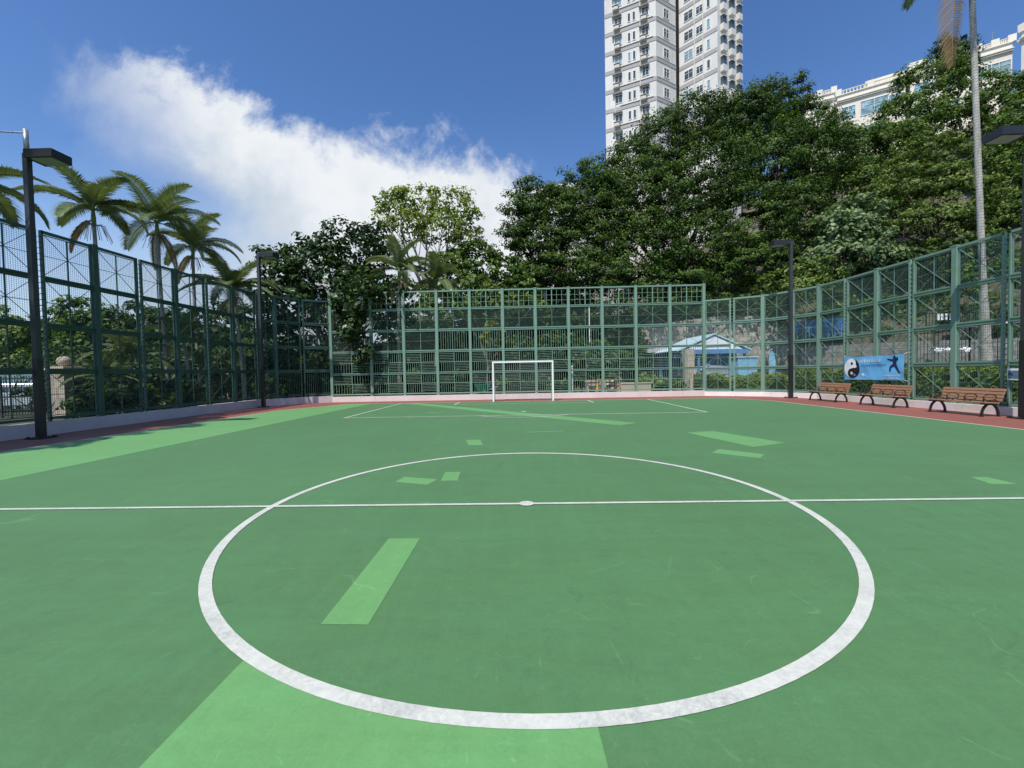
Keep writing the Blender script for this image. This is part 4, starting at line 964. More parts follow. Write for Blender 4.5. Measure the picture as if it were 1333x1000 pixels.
railing('dark bar railing right of the ball topped pillar', [gz(97, 17.2), gz(135, 18.5), gz(285, 26)], 0, 1.5, M['dark_fence'])
railing('dark green bar railing from the goal pillar to the tan pillar', [gz(640, 30.5), gz(706, 30.1), gz(795, 29.1)], 0, 1.7, M['dark_fence'])
railing('dark green bar railing from tan pillar to the blue pavilion', [gz(810, 29), gz(890, 29.2)], 0, 2.0, M['dark_fence'])
hb = thing('hoarding', 'grey blue site hoarding behind the railing at the left edge', 'hoarding', (*gz(10, 24), 0))
for i in range(9): MB().box((-6 + i * 1.2, -i * .25 + .8, .95), (1.16, .05, 1.9), R(-12)).build('panel', M['hoarding'], hb)
lw = thing('low_wall', 'low cream planter wall right of the tan pillar', 'wall', (*gz(826, 27.5), 0)); MB().box((0, 0, .3), (2.1, .3, .6)).build('body', M['cream'], lw, bevel=.02); MB().box((0, 0, .64), (2.2, .38, .07)).build('coping', M['cream'], lw, bevel=.01)

pv = structure('pavement', flat([gz(640, 33), gz(860, 29.8), gz(905, 29.2), (14, 25.6), (17.8, 20), (18.2, -8), (26, -8), (34, 14), (30, 24), (24, 31), (13.5, 37.3), (3, 44)], .01), M['pave'])
tr = MB()
ter = [gz(898, 28.4), gz(1000, 27.2), gz(1040, 26.2), gz(1120, 22.6), (19.2, 12.5), (19.0, 6), (19.0, -6)]
back = [(13.8, 37.4), (18, 35), (24, 31), (28, 26.5), (33, 20), (36, 10), (40, -6)]
for i in range(6): tr.quad([(*ter[i], .72), (*ter[i + 1], .72), (*back[i + 1], .72), (*back[i], .72)])
structure('road', tr, M['road'])
kb = MB()
for a, b in zip(ter[:-1], ter[1:]): kb.bar((*a, .43), (*b, .43), .22, .88)
tag(kb.build('terrace_wall', M['cream']), 'low cream wall edging the raised road behind the hedge', 'wall')

def wall_strip(name, label, pts, thick, m, cap=None):
    x0, y0 = pts[0][0], pts[0][1]; t = thing(name, label, 'wall', (x0, y0, 0)); mb = MB(); cp = MB()
    for (a, b) in zip(pts[:-1], pts[1:]):
        d = Vector((b[0] - a[0], b[1] - a[1])).normalized(); n = Vector((-d.y, d.x)) * thick
        A = (a[0] - x0, a[1] - y0); B = (b[0] - x0, b[1] - y0)
        mb.quad([(*A, -.3), (*B, -.3), (*B, b[2]), (*A, a[2])]); mb.quad([(*A, a[2]), (*B, b[2]), (B[0] + n.x, B[1] + n.y, b[2]), (A[0] + n.x, A[1] + n.y, a[2])])
        mb.quad([(B[0] + n.x, B[1] + n.y, -.3), (A[0] + n.x, A[1] + n.y, -.3), (A[0] + n.x, A[1] + n.y, a[2]), (B[0] + n.x, B[1] + n.y, b[2])])
        cp.bar((A[0] + n.x / 2, A[1] + n.y / 2, a[2] + .06), (B[0] + n.x / 2, B[1] + n.y / 2, b[2] + .06), thick + .1, .12)
    for e in (pts[0], pts[-1]):
        pass
    mb.build('body', m, t); (cp.build('coping', cap, t) if cap else None); return t
wall_strip('retaining_wall', 'rubble stone retaining wall behind the blue pavilion', [(*gz(770, 39), 5.0), (*gz(860, 37), 5.6), (*gz(940, 35.5), 6.0), (*gz(1032, 33.5), 5.6)], .6, M['stone'])
wall_strip('retaining_wall', 'lower grey stone retaining wall below the blue railing', [(*gz(1024, 31.5), 2.9), (*gz(1100, 29), 3.0), (*gz(1190, 26), 3.0), (*gz(1260, 24.2), 2.9), (*gz(1360, 22.6), 2.9)], .5, M['stone_grey'])

# blue railing on the ramp
A_, B_ = gz(1030, 31.3), gz(1104, 28.7)
br = thing('blue_railing', 'blue ornamental railing with solid blue board on the retaining wall', 'railing', (*A_, 3.45))
dx, dy = B_[0] - A_[0], B_[1] - A_[1]; LL = math.hypot(dx, dy); mbr = MB(); bdp = MB(); bs = MB()
for z in (.05, .95): mbr.bar((0, 0, z), (dx, dy, z), .06)
nb = 9
for i in range(nb + 1):
    k = i / nb; mbr.bar((dx * k, dy * k, 0), (dx * k, dy * k, 1.0), .05)
    if i < nb:
        k2 = (i + 1) / nb; bs.bar((dx * k, dy * k, .08), (dx * k2, dy * k2, .92), .03); bs.bar((dx * k, dy * k, .92), (dx * k2, dy * k2, .08), .03)
        cx, cy = dx * (k + .5 / nb), dy * (k + .5 / nb); bs.tube([(cx + math.cos(a) * .18 * dx / LL, cy + math.cos(a) * .18 * dy / LL, .5 + .18 * math.sin(a)) for a in [6.2832 * j / 10 for j in range(11)]], .016, 5, False)
mbr.build('frame', M['blue_paint'], br); bs.build('ornament', M['blue_paint'], br)
bdp.bar((.25, .5, 1.05), (dx + .25, dy + .5, 1.05), .06, .9); bdp.build('board', M['deep_blue'], br)

railing('black bar fence behind the right hedge near the palm trunk', [gz(1185, 25.2), gz(1262, 22.6), gz(1345, 20.6)], 1.0, 2.5, M['dark_fence'], gap=.16, bar=.022)
railing('upper dark railing on the earth bank at the right', [gz(1205, 28.5), gz(1270, 27), gz(1345, 25)], 4.1, .95, M['dark_fence'], gap=.15)
for i, px in enumerate((1221, 1225.5, 1231, 1237)):
    x, y = gz(px, 27.6); o = MB().box((0, 0, .25), (.13, .02, .42)).box((0, -.012, .33), (.08, .006, .06)).build('notice_sheet', M['ink_white'], loc=(x, y, 4.4), rz=R(-15))
    tag(o, 'small white paper sheet on the upper dark railing, one of four in a row', 'notice', 'paper sheets on the upper railing')
pw_ = thing('white_pipe', 'white pipe running along the top of the black bar fence', 'pipe', (*gz(1215, 24.6), 3.55)); a_, b_ = gz(1215, 24.6), gz(1345, 21)
MB().tube([(0, 0, 0), (b_[0] - a_[0], b_[1] - a_[1], .1)], .06, 8).build('body', M['white_metal'], pw_)
for i, (px, py, lab) in enumerate([(1222, 457, 'white flower clump hanging on the black bar fence, leftmost'), (1236, 455, 'small white flower clump left of the big fence post'), (1259, 456, 'white flower clump between fence post and palm trunk')]):
    p = at(px, py, 22.4 - i * .1); rng = np.random.default_rng(i); n = 26; q = rng.normal(0, .09, (n, 3)) * np.array([1.3, .5, .8])
    o = link('flower_clump', leaf_mesh('flower_clump', q, rng.normal(0, .5, (n, 3)) + np.array([-.5, -.8, .8]), .12, rng.uniform(.4, 1, n), M['ink_white'], rng, 1.0), None, tuple(p)); tag(o, lab, 'flowers', 'white flowers on the black fence')
yt = thing('yellow_trolley', 'yellow trolley with an orange drum behind the black fence', 'trolley', (*gz(1297, 24.5), .72))
MB().box((0, 0, 1.35), (1.3, .6, .12)).build('deck', M['yellow'], yt)
for sx in (-1, 1):
    for sy in (-1, 1): MB().box((sx * .55, sy * .24, .65), (.09, .09, 1.28)).build('leg', M['yellow'], yt)
MB().lathe((.2, 0, 1.42), [(.001, 0), (.22, 0), (.26, .1), (.26, .5), (.2, .62), (.001, .62)], 14).build('drum', M['orange'], yt)
wb = thing('white_board', 'white notice board on posts at the right edge behind the black fence', 'board', (*gz(1323, 24), .72))
MB().box((0, 0, 1.55), (.9, .05, 1.1)).build('board', M['ink_white'], wb)
for s in (-1, 1): MB().box((s * .4, .05, .75), (.06, .06, 1.5)).build('leg', M['silver'], wb)
MB().box((.15, -.03, 1.55), (.25, .01, .7)).build('picture', M['orange'], wb)

# ---------------------------------------------------------------- car builder
def car(label, loc, rz, paint, suv=True):
    t = thing('parked_car', label, 'car', loc, rz, 'parked cars'); L, Wd = 4.4, 1.75; Hh = 1.62 if suv else 1.45
    low = [(-2.2, .35), (-2.22, .75), (-2.05, .92), (-1.0, 1.0), (2.05, 1.0), (2.2, .85), (2.22, .45), (2.1, .3), (-2.1, .3)]
    def ext(pl, w0, w1=None):
        mb = MB(); n = len(pl); w1 = w1 or w0
        zs = [z for _, z in pl]; zmin, zmax = min(zs), max(zs)
        for s in (-1, 1):
            for x, z in pl: k = (z - zmin) / (zmax - zmin); mb.v.append((x, s * (w0 + (w1 - w0) * k) / 2, z))
        mb.f.append(tuple(range(n))); mb.f.append(tuple(range(n, 2 * n))[::-1])
        for i in range(n): j = (i + 1) % n; mb.f.append((i, i + n, j + n, j))
        return mb
    ext(low, Wd, Wd - .05).build('body', paint, t, bevel=.06)
    cab = [(-.95, 1.0), (-.35, Hh - .08), (-.1, Hh - .01), (1.5, Hh), (1.75, Hh - .1), (2.05, 1.0)]
    ext(cab, Wd - .12, Wd - .42).build('cabin', paint, t, bevel=.05)
    for s in (-1, 1):
        y0, y1 = s * (Wd - .105) / 2, s * (Wd - .345) / 2
        for x0, x1, X0, X1 in ((-.72, .28, -.28, .28), (.38, 1.72, .38, 1.55)): MB().quad([(x0, y0 + s * .004, 1.06), (x1, y0 + s * .004, 1.06), (X1, y1 + s * .004, Hh - .14), (X0, y1 + s * .004, Hh - .14)]).build('side_window', M['glass'], t)
    ww = MB(); ww.quad([(-.93, -.72, 1.05), (-.93, .72, 1.05), (-.42, .60, Hh - .12), (-.42, -.60, Hh - .12)]); ww.build('windscreen', M['glass'], t)
    for sx in (-1.35, 1.35):
        for s in (-1, 1):
            w = MB().tube([(sx, s * .72, .33), (sx, s * .90, .33)], .33, 18).build('wheel', M['tyre'], t, smooth=False)
            MB().tube([(sx, s * .88, .33), (sx, s * .915, .33)], .2, 12).build('rim', M['silver'], w)
    for s in (-1, 1):
        MB().box((-2.16, s * .62, .75), (.12, .32, .16)).build('headlight', M['headlamp'], t); MB().box((2.19, s * .66, .80), (.08, .22, .22)).build('tail_light', M['red_plastic'], t)
        MB().box((-.75, s * .96, 1.05), (.12, .18, .12)).build('mirror', paint, t)
    MB().box((-2.22, 0, .5), (.03, .9, .12)).build('grille', M['black_paint'], t)
    return t
cx, cy = gz(925, 31.2); car('silver blue car parked under the blue pavilion', (cx, cy, .72), R(8), M['car_silver'])
cx, cy = gz(12, 21.3); car('silver car standing beyond the railing at the left edge', (cx, cy, -.02), R(28), M['car_silver'], False)

# ---------------------------------------------------------------- blue pavilion and canopy
pc = gz(930, 30); pv = thing('pavilion', 'open pavilion with white gable and blue walls behind the right end of the back fence', 'pavilion', (*pc, .72), R(3))
hw, ev, pk, dp = 2.6, 2.15, 3.28, 4.2
gbm = MB()
for y in (0.0, dp): MB().quad([(-hw + .5, y, ev + .03), (hw - .5, y, ev + .03), (0, y, pk - .12)]).build('gable', M['roof_white'], pv)
rf = MB()
for s in (-1, 1): rf.bar((s * (hw + .15), dp / 2 + .1, ev - .05), (0, dp / 2 + .1, pk), dp + .36, .09, (0, 0, 1))
rf.build('roof', M['ice_blue'], pv)
MB().box((0, -.02, ev - .14), (2 * hw - .3, .14, .30)).build('fascia', M['blue_paint'], pv)
MB().box((0, dp, 1.05), (2 * hw - .4, .12, 2.1)).build('back_wall', M['blue_paint'], pv)
MB().box((-.4, .5, 1.72), (4.6, .06, .32)).build('banner_board', M['deep_blue'], pv)
for x in (-hw + .3, -1.1, 1.2, hw - .3):
    for y in (.12, dp - .15): MB().box((x, y, ev / 2 - .2), (.14, .14, ev - .14)).build('column', M['blue_paint'], pv)
sc = thing('stone_pillar', 'tan tiled pillar at the left corner of the blue pavilion', 'pillar', (*gz(896, 29.1), 0), 0, 'stone gate pillars'); MB().box((0, 0, 1.45), (.62, .62, 2.9)).build('shaft', M['pillar'], sc)
cb = thing('blue_booth', 'pale blue corrugated booth right of the pavilion', 'booth', (*gz(968, 28.6), .72)); bw = MB().box((0, 0, .75), (1.3, 1.0, 1.5))
for i in range(9): bw.box((-.6 + i * .15, -.52, .75), (.05, .04, 1.44))
bw.build('wall', M['pale_blue'], cb); MB().box((0, 0, 1.53), (1.45, 1.15, .07)).build('roof', M['ice_blue'], cb)
fb = thing('feather_flag', 'tall pale blue feather flag right of the pale blue booth', 'flag', (*gz(1001, 28.2), .72)); q = MB()
for i in range(10):
    z0, z1 = .25 + i * .17, .25 + (i + 1) * .17; f = lambda z: .42 * min(1, (2.05 - z) / .5 + .35)
    q.quad([(0, .03 * math.sin(z0 * 4), z0), (f(z0), .06 * math.sin(z0 * 4 + 1), z0), (f(z1), .06 * math.sin(z1 * 4 + 1), z1), (0, .03 * math.sin(z1 * 4), z1)])
q.build('cloth', M['pale_blue'], fb); MB().tube([(0, 0, 0), (0, 0, 1.7), (.08, 0, 1.95), (.25, 0, 2.05)], .02, 6).build('pole', M['silver'], fb); MB().box((0, 0, .03), (.4, .4, .06)).build('base', M['silver'], fb)
# long covered walkway
c0, c1 = gz(883, 31.5), gz(803, 44); cw = thing('covered_walkway', 'long covered walkway with white roof edge running back left of the pavilion', 'walkway', (*c0, 0))
d = Vector((c1[0] - c0[0], c1[1] - c0[1])); nn = Vector((-d.y, d.x)).normalized()
if nn.x < 0: nn = -nn
MB().bar((nn.x * 1.4, nn.y * 1.4, 3.18), (d.x + nn.x * 1.4, d.y + nn.y * 1.4, 3.18), 2.8, .10).build('roof', M['roof_white'], cw)
MB().bar((-nn.x * .04, -nn.y * .04, 3.16), (d.x - nn.x * .04, d.y - nn.y * .04, 3.16), .06, .34).build('fascia', M['roof_white'], cw)
for i in range(6):
    for s in (.15, 2.6): k = i / 5; MB().box((d.x * k + nn.x * s, d.y * k + nn.y * s, 1.55), (.12, .12, 3.1)).build('column', M['dark_fence'], cw)
# white poles
for px, py, Y, lab in ((768, 400, 33, 'thin tall white pole behind the back fence right of the goal'), (745, 478, 25.6, 'short white pipe post beside the colourful buckets')):
    p = at(px, py, Y); x, y = gz(px, Y); t = thing('pole', lab, 'pole', (x, y, 0)); MB().tube([(0, 0, 0), (0, 0, float(p[2]))], .045, 10).build('shaft', M['white_metal'], t); MB().lathe((0, 0, float(p[2])), [(.001, .1), (.07, .06), (.07, 0)][::-1], 10).build('cap', M['white_metal'], t)
# barriers, buckets, cone, wheelbarrow behind the back fence
def barrier(label, px, Y, rz):
    x, y = gz(px, Y); t = thing('road_barrier', label, 'barrier', (x, y, 0), rz, 'striped barriers behind the back fence')
    for z in (.42, .66, .88): MB().box((0, 0, z), (1.35, .05, .13)).build('board', M['barrier'], t)
    for s in (-1, 1):
        for q in (-1, 1): MB().bar((s * .58, q * .28, 0), (s * .58, q * .03, .95), .06).build('leg', M['cream'], t)
barrier('orange and white striped barrier behind the fence right of the goal', 775, 25.4, R(14)); barrier('second striped barrier near the tan pillar', 794, 25.9, R(-18))
cn = thing('traffic_cone', 'yellow traffic cone on top between the striped barriers', 'cone', (*gz(777, 24.9), 0)); MB().lathe((0, 0, 0), [(.2, 0), (.2, .03), (.13, .04), (.035, .75), (.001, .76)], 14).build('cone', M['yellow'], cn); MB().tube([(0, 0, .7), (.08, 0, 1.15)], .014, 6).build('stick', M['yellow'], cn)
for px, mm, lab in ((748, 'blue_plastic', 'blue bucket leftmost of the buckets right of the goal'), (752, 'ink_white', 'white bucket beside the blue one'), (756, 'red_plastic', 'red bucket in the middle of the buckets'), (761, 'ink_white', 'white bucket next to the striped barrier')):
    t = thing('bucket', lab, 'bucket', (*gz(px, 24.9), 0), 0, 'buckets behind the back fence'); MB().lathe((0, 0, 0), [(.10, 0), (.14, .3), (.15, .3), (.15, .32), (.12, .32), (.10, .05)], 14).build('tub', M[mm], t)
    MB().tube([(.14 * math.cos(a), 0, .31 + .14 * math.sin(a)) for a in [math.pi * i / 8 for i in range(9)]], .006, 5).build('handle', M['silver'], t)
wbx = gz(627, 25.2); wh = thing('wheelbarrow', 'green wheelbarrow parked behind the woven bars left of the goal', 'wheelbarrow', (*wbx, 0), R(8)); tray = MB()
tp, bt_ = [(-.48, -.32), (.5, -.32), (.5, .32), (-.48, .32)], [(-.25, -.2), (.28, -.2), (.28, .2), (-.25, .2)]
for i in range(4): j = (i + 1) % 4; tray.quad([(*bt_[i], .42), (*bt_[j], .42), (*tp[j], .82), (*tp[i], .82)])
tray.quad([(*q, .42) for q in bt_]); tray.build('tray', M['barrow_green'], wh)
w = MB().tube([(-.55, -.05, .2), (-.55, .05, .2)], .2, 16).build('wheel', M['tyre'], wh); MB().tube([(-.55, -.056, .2), (-.55, .056, .2)], .11, 10).build('hub', M['yellow'], w)
for s in (-1, 1): MB().tube([(-.55, s * .08, .2), (.1, s * .24, .38), (.95, s * .28, .66)], .02, 6).build('handle', M['silver'], wh); MB().tube([(.3, s * .22, .42), (.38, s * .24, 0)], .018, 6).build('leg', M['silver'], wh)

# ---------------------------------------------------------------- buildings
class Facade:
    """a vertical wall plane: a -> b seen left to right from outside; windows sit on it"""
    def __init__(s, a, b): s.a = Vector((a[0], a[1], 0)); s.b = Vector((b[0], b[1], 0)); s.d = (s.b - s.a); s.L = s.d.length; s.d.normalize(); s.n = Vector((s.d.y, -s.d.x, 0)); s.rz = math.atan2(s.d.y, s.d.x)
    def p(s, k, off=0.0): q = s.a + s.d * (s.L * k) + s.n * off; return q
_wc = {}
def add_window(fc, parent, base, k, z, w, h, glass='glass', mull=1, sill=False):
    key = (round(w, 2), round(h, 2), glass, mull)
    if key not in _wc:
        f = MB(); t = .07
        for x in (-w / 2, w / 2): f.box((x, -.03, h / 2), (t, .12, h + t))
        for z_ in (0, h): f.box((0, -.03, z_), (w - t, .11, t))
        for i in range(1, mull + 1): f.box((-w / 2 + w * i / (mull + 1), -.03, h / 2), (t * .7, .10, h - t))
        if mull: f.box((0, -.032, h * .66), (w - t, .09, t * .6))
        p = MB().box((0, .005, h / 2), (w - t, .05, h - t))
        _wc[key] = (f.mesh('window', M['win_frame']), p.mesh('pane', M[glass]))
    q = fc.p(k) - base; o = link('window', _wc[key][0], parent, (q.x, q.y, z), fc.rz); link('pane', _wc[key][1], o); return o
# the white tower
S = 1.08
tpx = [(792.5, 63.1), (857.7, 60.0), (882.8, 62.0), (887.0, 62.4), (936.0, 58.5), (965.5, 61.1)]
tp = [gz(px, Y * S) for px, Y in tpx]; tbase = Vector((tp[1][0], tp[1][1], 12.0))
tw = thing('tower_block', 'tall white residential tower with grey floor bands rising above the trees', 'tower', tuple(tbase))
ztop = 84.0; zb0 = 12.0
outl = tp[:3] + [gz(883.6, 66.5 * S), gz(887.6, 66.5 * S)] + tp[3:] + [(tp[5][0] + 6, tp[5][1] + 18), (tp[0][0] * 1.25 + 2.5, (tp[0][1] + 4.7) * 1.25 - 4.7)]
mb = MB(); mb.prism([(x - tbase.x, y - tbase.y) for x, y in outl], 0, ztop - zb0); mb.build('wall', M['tower_white'], tw)
faces = [Facade(tp[0], tp[1]), Facade(tp[1], tp[2]), Facade(tp[3], tp[4]), Facade(tp[4], tp[5])]
fl = 25.0 / F * 60.0 * S; z75 = float(at(857.7, 75.6, 60 * S)[2])          # a band passes here
zs = [z75 + fl * i for i in range(-5, 6)]
zb_ = lambda z: z - zb0
for z in zs:
    for fi, fc in enumerate(faces):
        pass
    bd = MB()
    for fi, fc in enumerate(faces[:3]):
        bh = .60
        A = fc.p(0.004, .01) - tbase; B = fc.p(.996, .01) - tbase
        bd.bar((A.x, A.y, zb_(z)), (B.x, B.y, zb_(z)), .10, bh)
    bd.build('floor_band', M['tower_grey'], tw)
    ld = MB()
    for fc in faces[:1]:
        A = fc.p(.30, .05) - tbase; B = fc.p(.95, .05) - tbase; ld.bar((A.x, A.y, zb_(z) + .38), (B.x, B.y, zb_(z) + .38), .22, .09)
    fc = faces[1]; A = fc.p(.04, .03) - tbase; B = fc.p(.96, .03) - tbase; ld.bar((A.x, A.y, zb_(z) + .33), (B.x, B.y, zb_(z) + .33), .14, .06)
    ld.build('ledge', M['tower_cream'], tw)
tr_ = random.Random(21)
acm = MB().box((0, -.28, 0), (.78, .55, .5)).box((0, -.3, -.28), (.9, .6, .05)).box((0, -.3, .33), (1.0, .75, .05)).box((-.1, -.565, 0), (.42, .03, .40)).mesh('air_conditioner', M['ac'])
hood = MB().box((0, -.25, 0), (1.5, .5, .07)).mesh('hood', M['tower_grey'])
base0 = Vector((tbase.x, tbase.y, 0))
for i, z in enumerate(zs[1:-1]):
    zz = zb_(z)
    f0, f1, f2, f3 = faces
    for k, w_, h_ in ((.27, 1.15, 1.25), (.49, .42, 1.3), (.585, .42, 1.3), (.80, 1.0, 1.35)): add_window(f0, tw, base0, k, zz + .85, w_, h_, mull=1 if w_ > .8 else 0, glass='glass' if tr_.random() < .85 else 'glass_blue')
    for k in (.27, .80):
        q = f0.p(k - .02) - base0; link('hood', hood, tw, (q.x, q.y, zz + 2.28), f0.rz)
        if tr_.random() < .85: q = f0.p(k - .03 + tr_.uniform(-.01, .02)) - base0; link('air_conditioner', acm, tw, (q.x, q.y, zz + .42), f0.rz)
    add_window(f1, tw, base0, .5, zz + .75, 1.15, 1.35, mull=1)
    for k, w_, h_ in ((.26, 1.35, 1.35), (.55, 1.0, 1.1), (.78, .45, 1.25)): add_window(f2, tw, base0, k, zz + .8, w_, h_, mull=1 if w_ > .8 else 0, glass='glass' if tr_.random() < .8 else 'glass_blue')
bayme = MB().box((0, 0, 0), (.85, .5, .95)).mesh('bay', M['tower_white']); cpme = MB().box((0, 0, 0), (.95, .6, .10)).mesh('canopy', M['tower_white']); bwme = MB().box((0, 0, 0), (.8, .4, 1.2)).mesh('bay_window', M['glass'])
for z in zs[:-1]:
    for k in (.2, .55, .88):
        fc = faces[3]; q = fc.p(k, .25) - base0; o = link('bay', bayme, tw, (q.x, q.y, zb_(z) + .35), fc.rz); link('bay_window', bwme, o, (0, .06, 1.075)); link('canopy', cpme, o, (0, 0, 1.735))
pp = MB()
for fc, k in ((faces[0], .70), (faces[2], .42), (faces[2], .64), (faces[0], .20)):
    q = fc.p(k, .09) - tbase; pp.tube([(q.x, q.y, 0), (q.x, q.y, ztop - zb0 - .3)], .06, 6)
pp.build('drain_pipe', M['tower_cream'], tw)
# pale block behind the left part of the big trees
def block(name, label, pl, z0, z1, m, floors, cols, win=(1.1, 1.2), glass='glass', band=None, parapet=.5, group=None):
    x0, y0 = pl[0]; t = thing(name, label, 'building', (x0, y0, z0), 0, group)
    fc = [Facade(a, b) for a, b in zip(pl[:-1], pl[1:])]; dn = -(fc[0].n) * 14
    out = list(pl) + [(pl[-1][0] + dn.x, pl[-1][1] + dn.y), (pl[0][0] + dn.x, pl[0][1] + dn.y)]
    MB().prism([(x - x0, y - y0) for x, y in out], 0, z1 - z0).build('wall', m, t)
    pr = MB(); b0 = Vector((x0, y0, 0))
    for f in fc:
        A = f.p(-.005, .12) - b0; B = f.p(1.005, .12) - b0; pr.bar((A.x, A.y, z1 - z0 - .25), (B.x, B.y, z1 - z0 - .25), .4, .28); A = f.p(0, .05) - b0; B = f.p(1, .05) - b0; pr.bar((A.x, A.y, z1 - z0 + parapet / 2), (B.x, B.y, z1 - z0 + parapet / 2), .25, parapet)
    pr.build('parapet', m, t)
    fh = (z1 - z0) / floors
    for f, nc in zip(fc, cols):
        for r in range(floors):
            for c in range(nc): add_window(f, t, b0, (c + .5) / nc, r * fh + fh * .34, win[0], win[1], glass=glass)
    return t
block('apartment_building', 'pale apartment building glimpsed through the left end of the big trees', [gz(672, 60), gz(760, 58), gz(812, 61)], 3, float(at(672, 252, 60)[2]), M['tower_white'], 8, (5, 3))
block('apartment_building', 'low white building glimpsed behind the glossy dark tree', [gz(388, 43.5), gz(482, 46.6)], 0, float(at(440, 378, 45)[2]), M['tower_white'], 3, (7,), win=(1.0, 1.1))
rw = thing('awning', 'red and white awning under the dark trees left of the tower', 'awning', tuple(at(724, 360, 37.6)))
MB().bar((-1.1, 0, -.3), (1.3, 0, .4), 1.4, .06, (0, 0, 1)).build('canopy', M['roof_white'], rw); MB().box((.4, .3, .62), (1.3, .1, .5)).build('sign_board', M['red_plastic'], rw)
for s in (-1.0, 1.1): MB().box((s, .6, -2.4), (.08, .08, 4.4)).build('leg', M['silver'], rw)

# cream terraces on the hill
def villa(label, a, b, zr, drop, wins, seed, turret=None):
    x0, y0 = a; z0 = zr - drop; t = thing('terrace_house', label, 'house', (x0, y0, z0), 0, 'cream terrace houses on the hill')
    f = Facade(a, b); dn = -f.n * 10; b0 = Vector((x0, y0, 0)); H = drop
    out = [a, b, (b[0] + dn.x, b[1] + dn.y), (a[0] + dn.x, a[1] + dn.y)]
    MB().prism([(x - x0, y - y0) for x, y in out], 0, H).build('wall', M['villa'], t)
    cor = MB(); d = MB()
    for zc, o, hh in ((H - 1.15, .22, .22), (H - .95, .34, .16), (H + .05, .12, .14)):
        A = f.p(-.012, o / 2) - b0; B = f.p(1.012, o / 2) - b0; cor.bar((A.x, A.y, zc), (B.x, B.y, zc), o + .15, hh)
        A = f.p(-.002, .10) - b0; q = A + dn * .9; cor.bar((A.x - f.d.x * o / 2, A.y - f.d.y * o / 2, zc), (q.x - f.d.x * o / 2, q.y - f.d.y * o / 2, zc), o + .15, hh * .98)
    cor.build('cornice', M['villa'], t)
    n = max(2, int(f.L / 3.2)); pt = MB(); bl_ = MB()
    for i in range(n + 1):
        q = f.p(min(.985, max(.015, i / n)), -.15) - b0; MB().box((q.x, q.y, H + .62), (.85, .5, 1.0), f.rz).build('parapet_block', M['villa'], t)
        if i < n:
            for j in range(7): q = f.p((i + .18 + .64 * j / 6) / n, -.15) - b0; bl_.box((q.x, q.y, H + .45), (.13, .13, .62), f.rz)
    A = f.p(.02, -.15) - b0; B = f.p(.98, -.15) - b0; bl_.bar((A.x, A.y, H + .8), (B.x, B.y, H + .8), .22, .1)
    bl_.build('balustrade', M['villa'], t)
    for k, dz, w, h in wins: add_window(f, t, b0, k, H - dz, w, h, glass='glass_blue', mull=1)
    if turret:
        k, w, h = turret; q = f.p(k, -2) - b0; MB().box((q.x, q.y, H + h / 2), (w, 3, h), f.rz).build('roof_room', M['villa'], t)
    an = MB(); q = f.p(.55, -1.5) - b0; an.tube([(q.x, q.y, H), (q.x, q.y, H + 3.2)], .035, 5); an.build('antenna', M['silver'], t)
    return t
zr = float(at(1089, 126, 73)[2])
v0, v1 = gz(1089, 73), gz(1312, 62.2)
vd = Vector((v1[0] - v0[0], v1[1] - v0[1]))
def vp(px):     # point on the terrace front line at photo column px
    k0, k1 = 0, 1
    for _ in range(40):
        k = (k0 + k1) / 2; x, y = v0[0] + vd.x * k, v0[1] + vd.y * k; r = Vector((x - CAM[0], y - CAM[1])); col = 666.5 + F * (r.x * _r0[0] + r.y * _r0[1]) / (r.x * _f0[0] + r.y * _f0[1])
        if col < px: k0 = k
        else: k1 = k
    return (x, y)
villa('cream terrace house nearest the dark trees, leftmost of the row', gz(1048, 77), gz(1085, 75), float(at(1066, 126, 76)[2]), 18, [(.5, 3.6, 1.6, 1.6)], 1)
villa('long cream terrace house with two blue windows left of the open tree', v0, vp(1176), zr, 20, [(.17, 4.2, 1.9, 2.0), (.56, 4.4, 3.6, 2.4), (.38, 3.2, .35, .7), (.17, 8.4, 1.9, 2.0), (.56, 8.6, 3.6, 2.4), (.86, 4.3, 1.8, 2.0)], 2, (.72, 5, 1.4))
villa('cream terrace house mostly behind the open tree', vp(1182), vp(1262), zr + .6, 20, [(.2, 4.2, 1.9, 2.0), (.6, 4.2, 3.0, 2.2), (.2, 8.4, 1.9, 2.0), (.6, 8.4, 3, 2.2)], 3, (.15, 2, 1.6))
villa('cream terrace house seen right of the tall palm trunk', vp(1268), vp(1312), zr + .5, 20, [(.62, 4.2, 2.4, 1.8), (.2, 4.2, 1.4, 1.8)], 4, (.8, 2, .9))
villa('cream house cut by the right picture edge, highest roof', gz(1323, 59), gz(1400, 54), float(at(1323, 42, 59)[2]), 20, [(.25, 4.2, 1.8, 2.2), (.6, 4.2, 1.8, 2.2)], 5)

# ---------------------------------------------------------------- sky, sun, camera
SUN = Vector((-.52, -1.0, 1.80)).normalized()
W = bpy.data.worlds.new('World'); bpy.context.scene.world = W; W.use_nodes = True; nt = W.node_tree
for n in list(nt.nodes): nt.nodes.remove(n)
out = N(nt, 'ShaderNodeOutputWorld'); bg = N(nt, 'ShaderNodeBackground'); bg.inputs[1].default_value = .11
nt.links.new(bg.outputs[0], out.inputs[0])
sky = N(nt, 'ShaderNodeTexSky', sky_type='NISHITA', sun_disc=False); sky.sun_elevation = math.asin(SUN.z); sky.sun_rotation = math.atan2(SUN.x, SUN.y)
sky.air_density = 1.0; sky.dust_density = .35; sky.ozone_density = 2.2
def mth(op, a, b=None, c=None):
    n = N(nt, 'ShaderNodeMath', operation=op)
    for i, v in enumerate((a, b, c)):
        if v is None: continue
        if isinstance(v, (int, float)): n.inputs[i].default_value = v
        else: nt.links.new(v, n.inputs[i])
    return n.outputs[0]
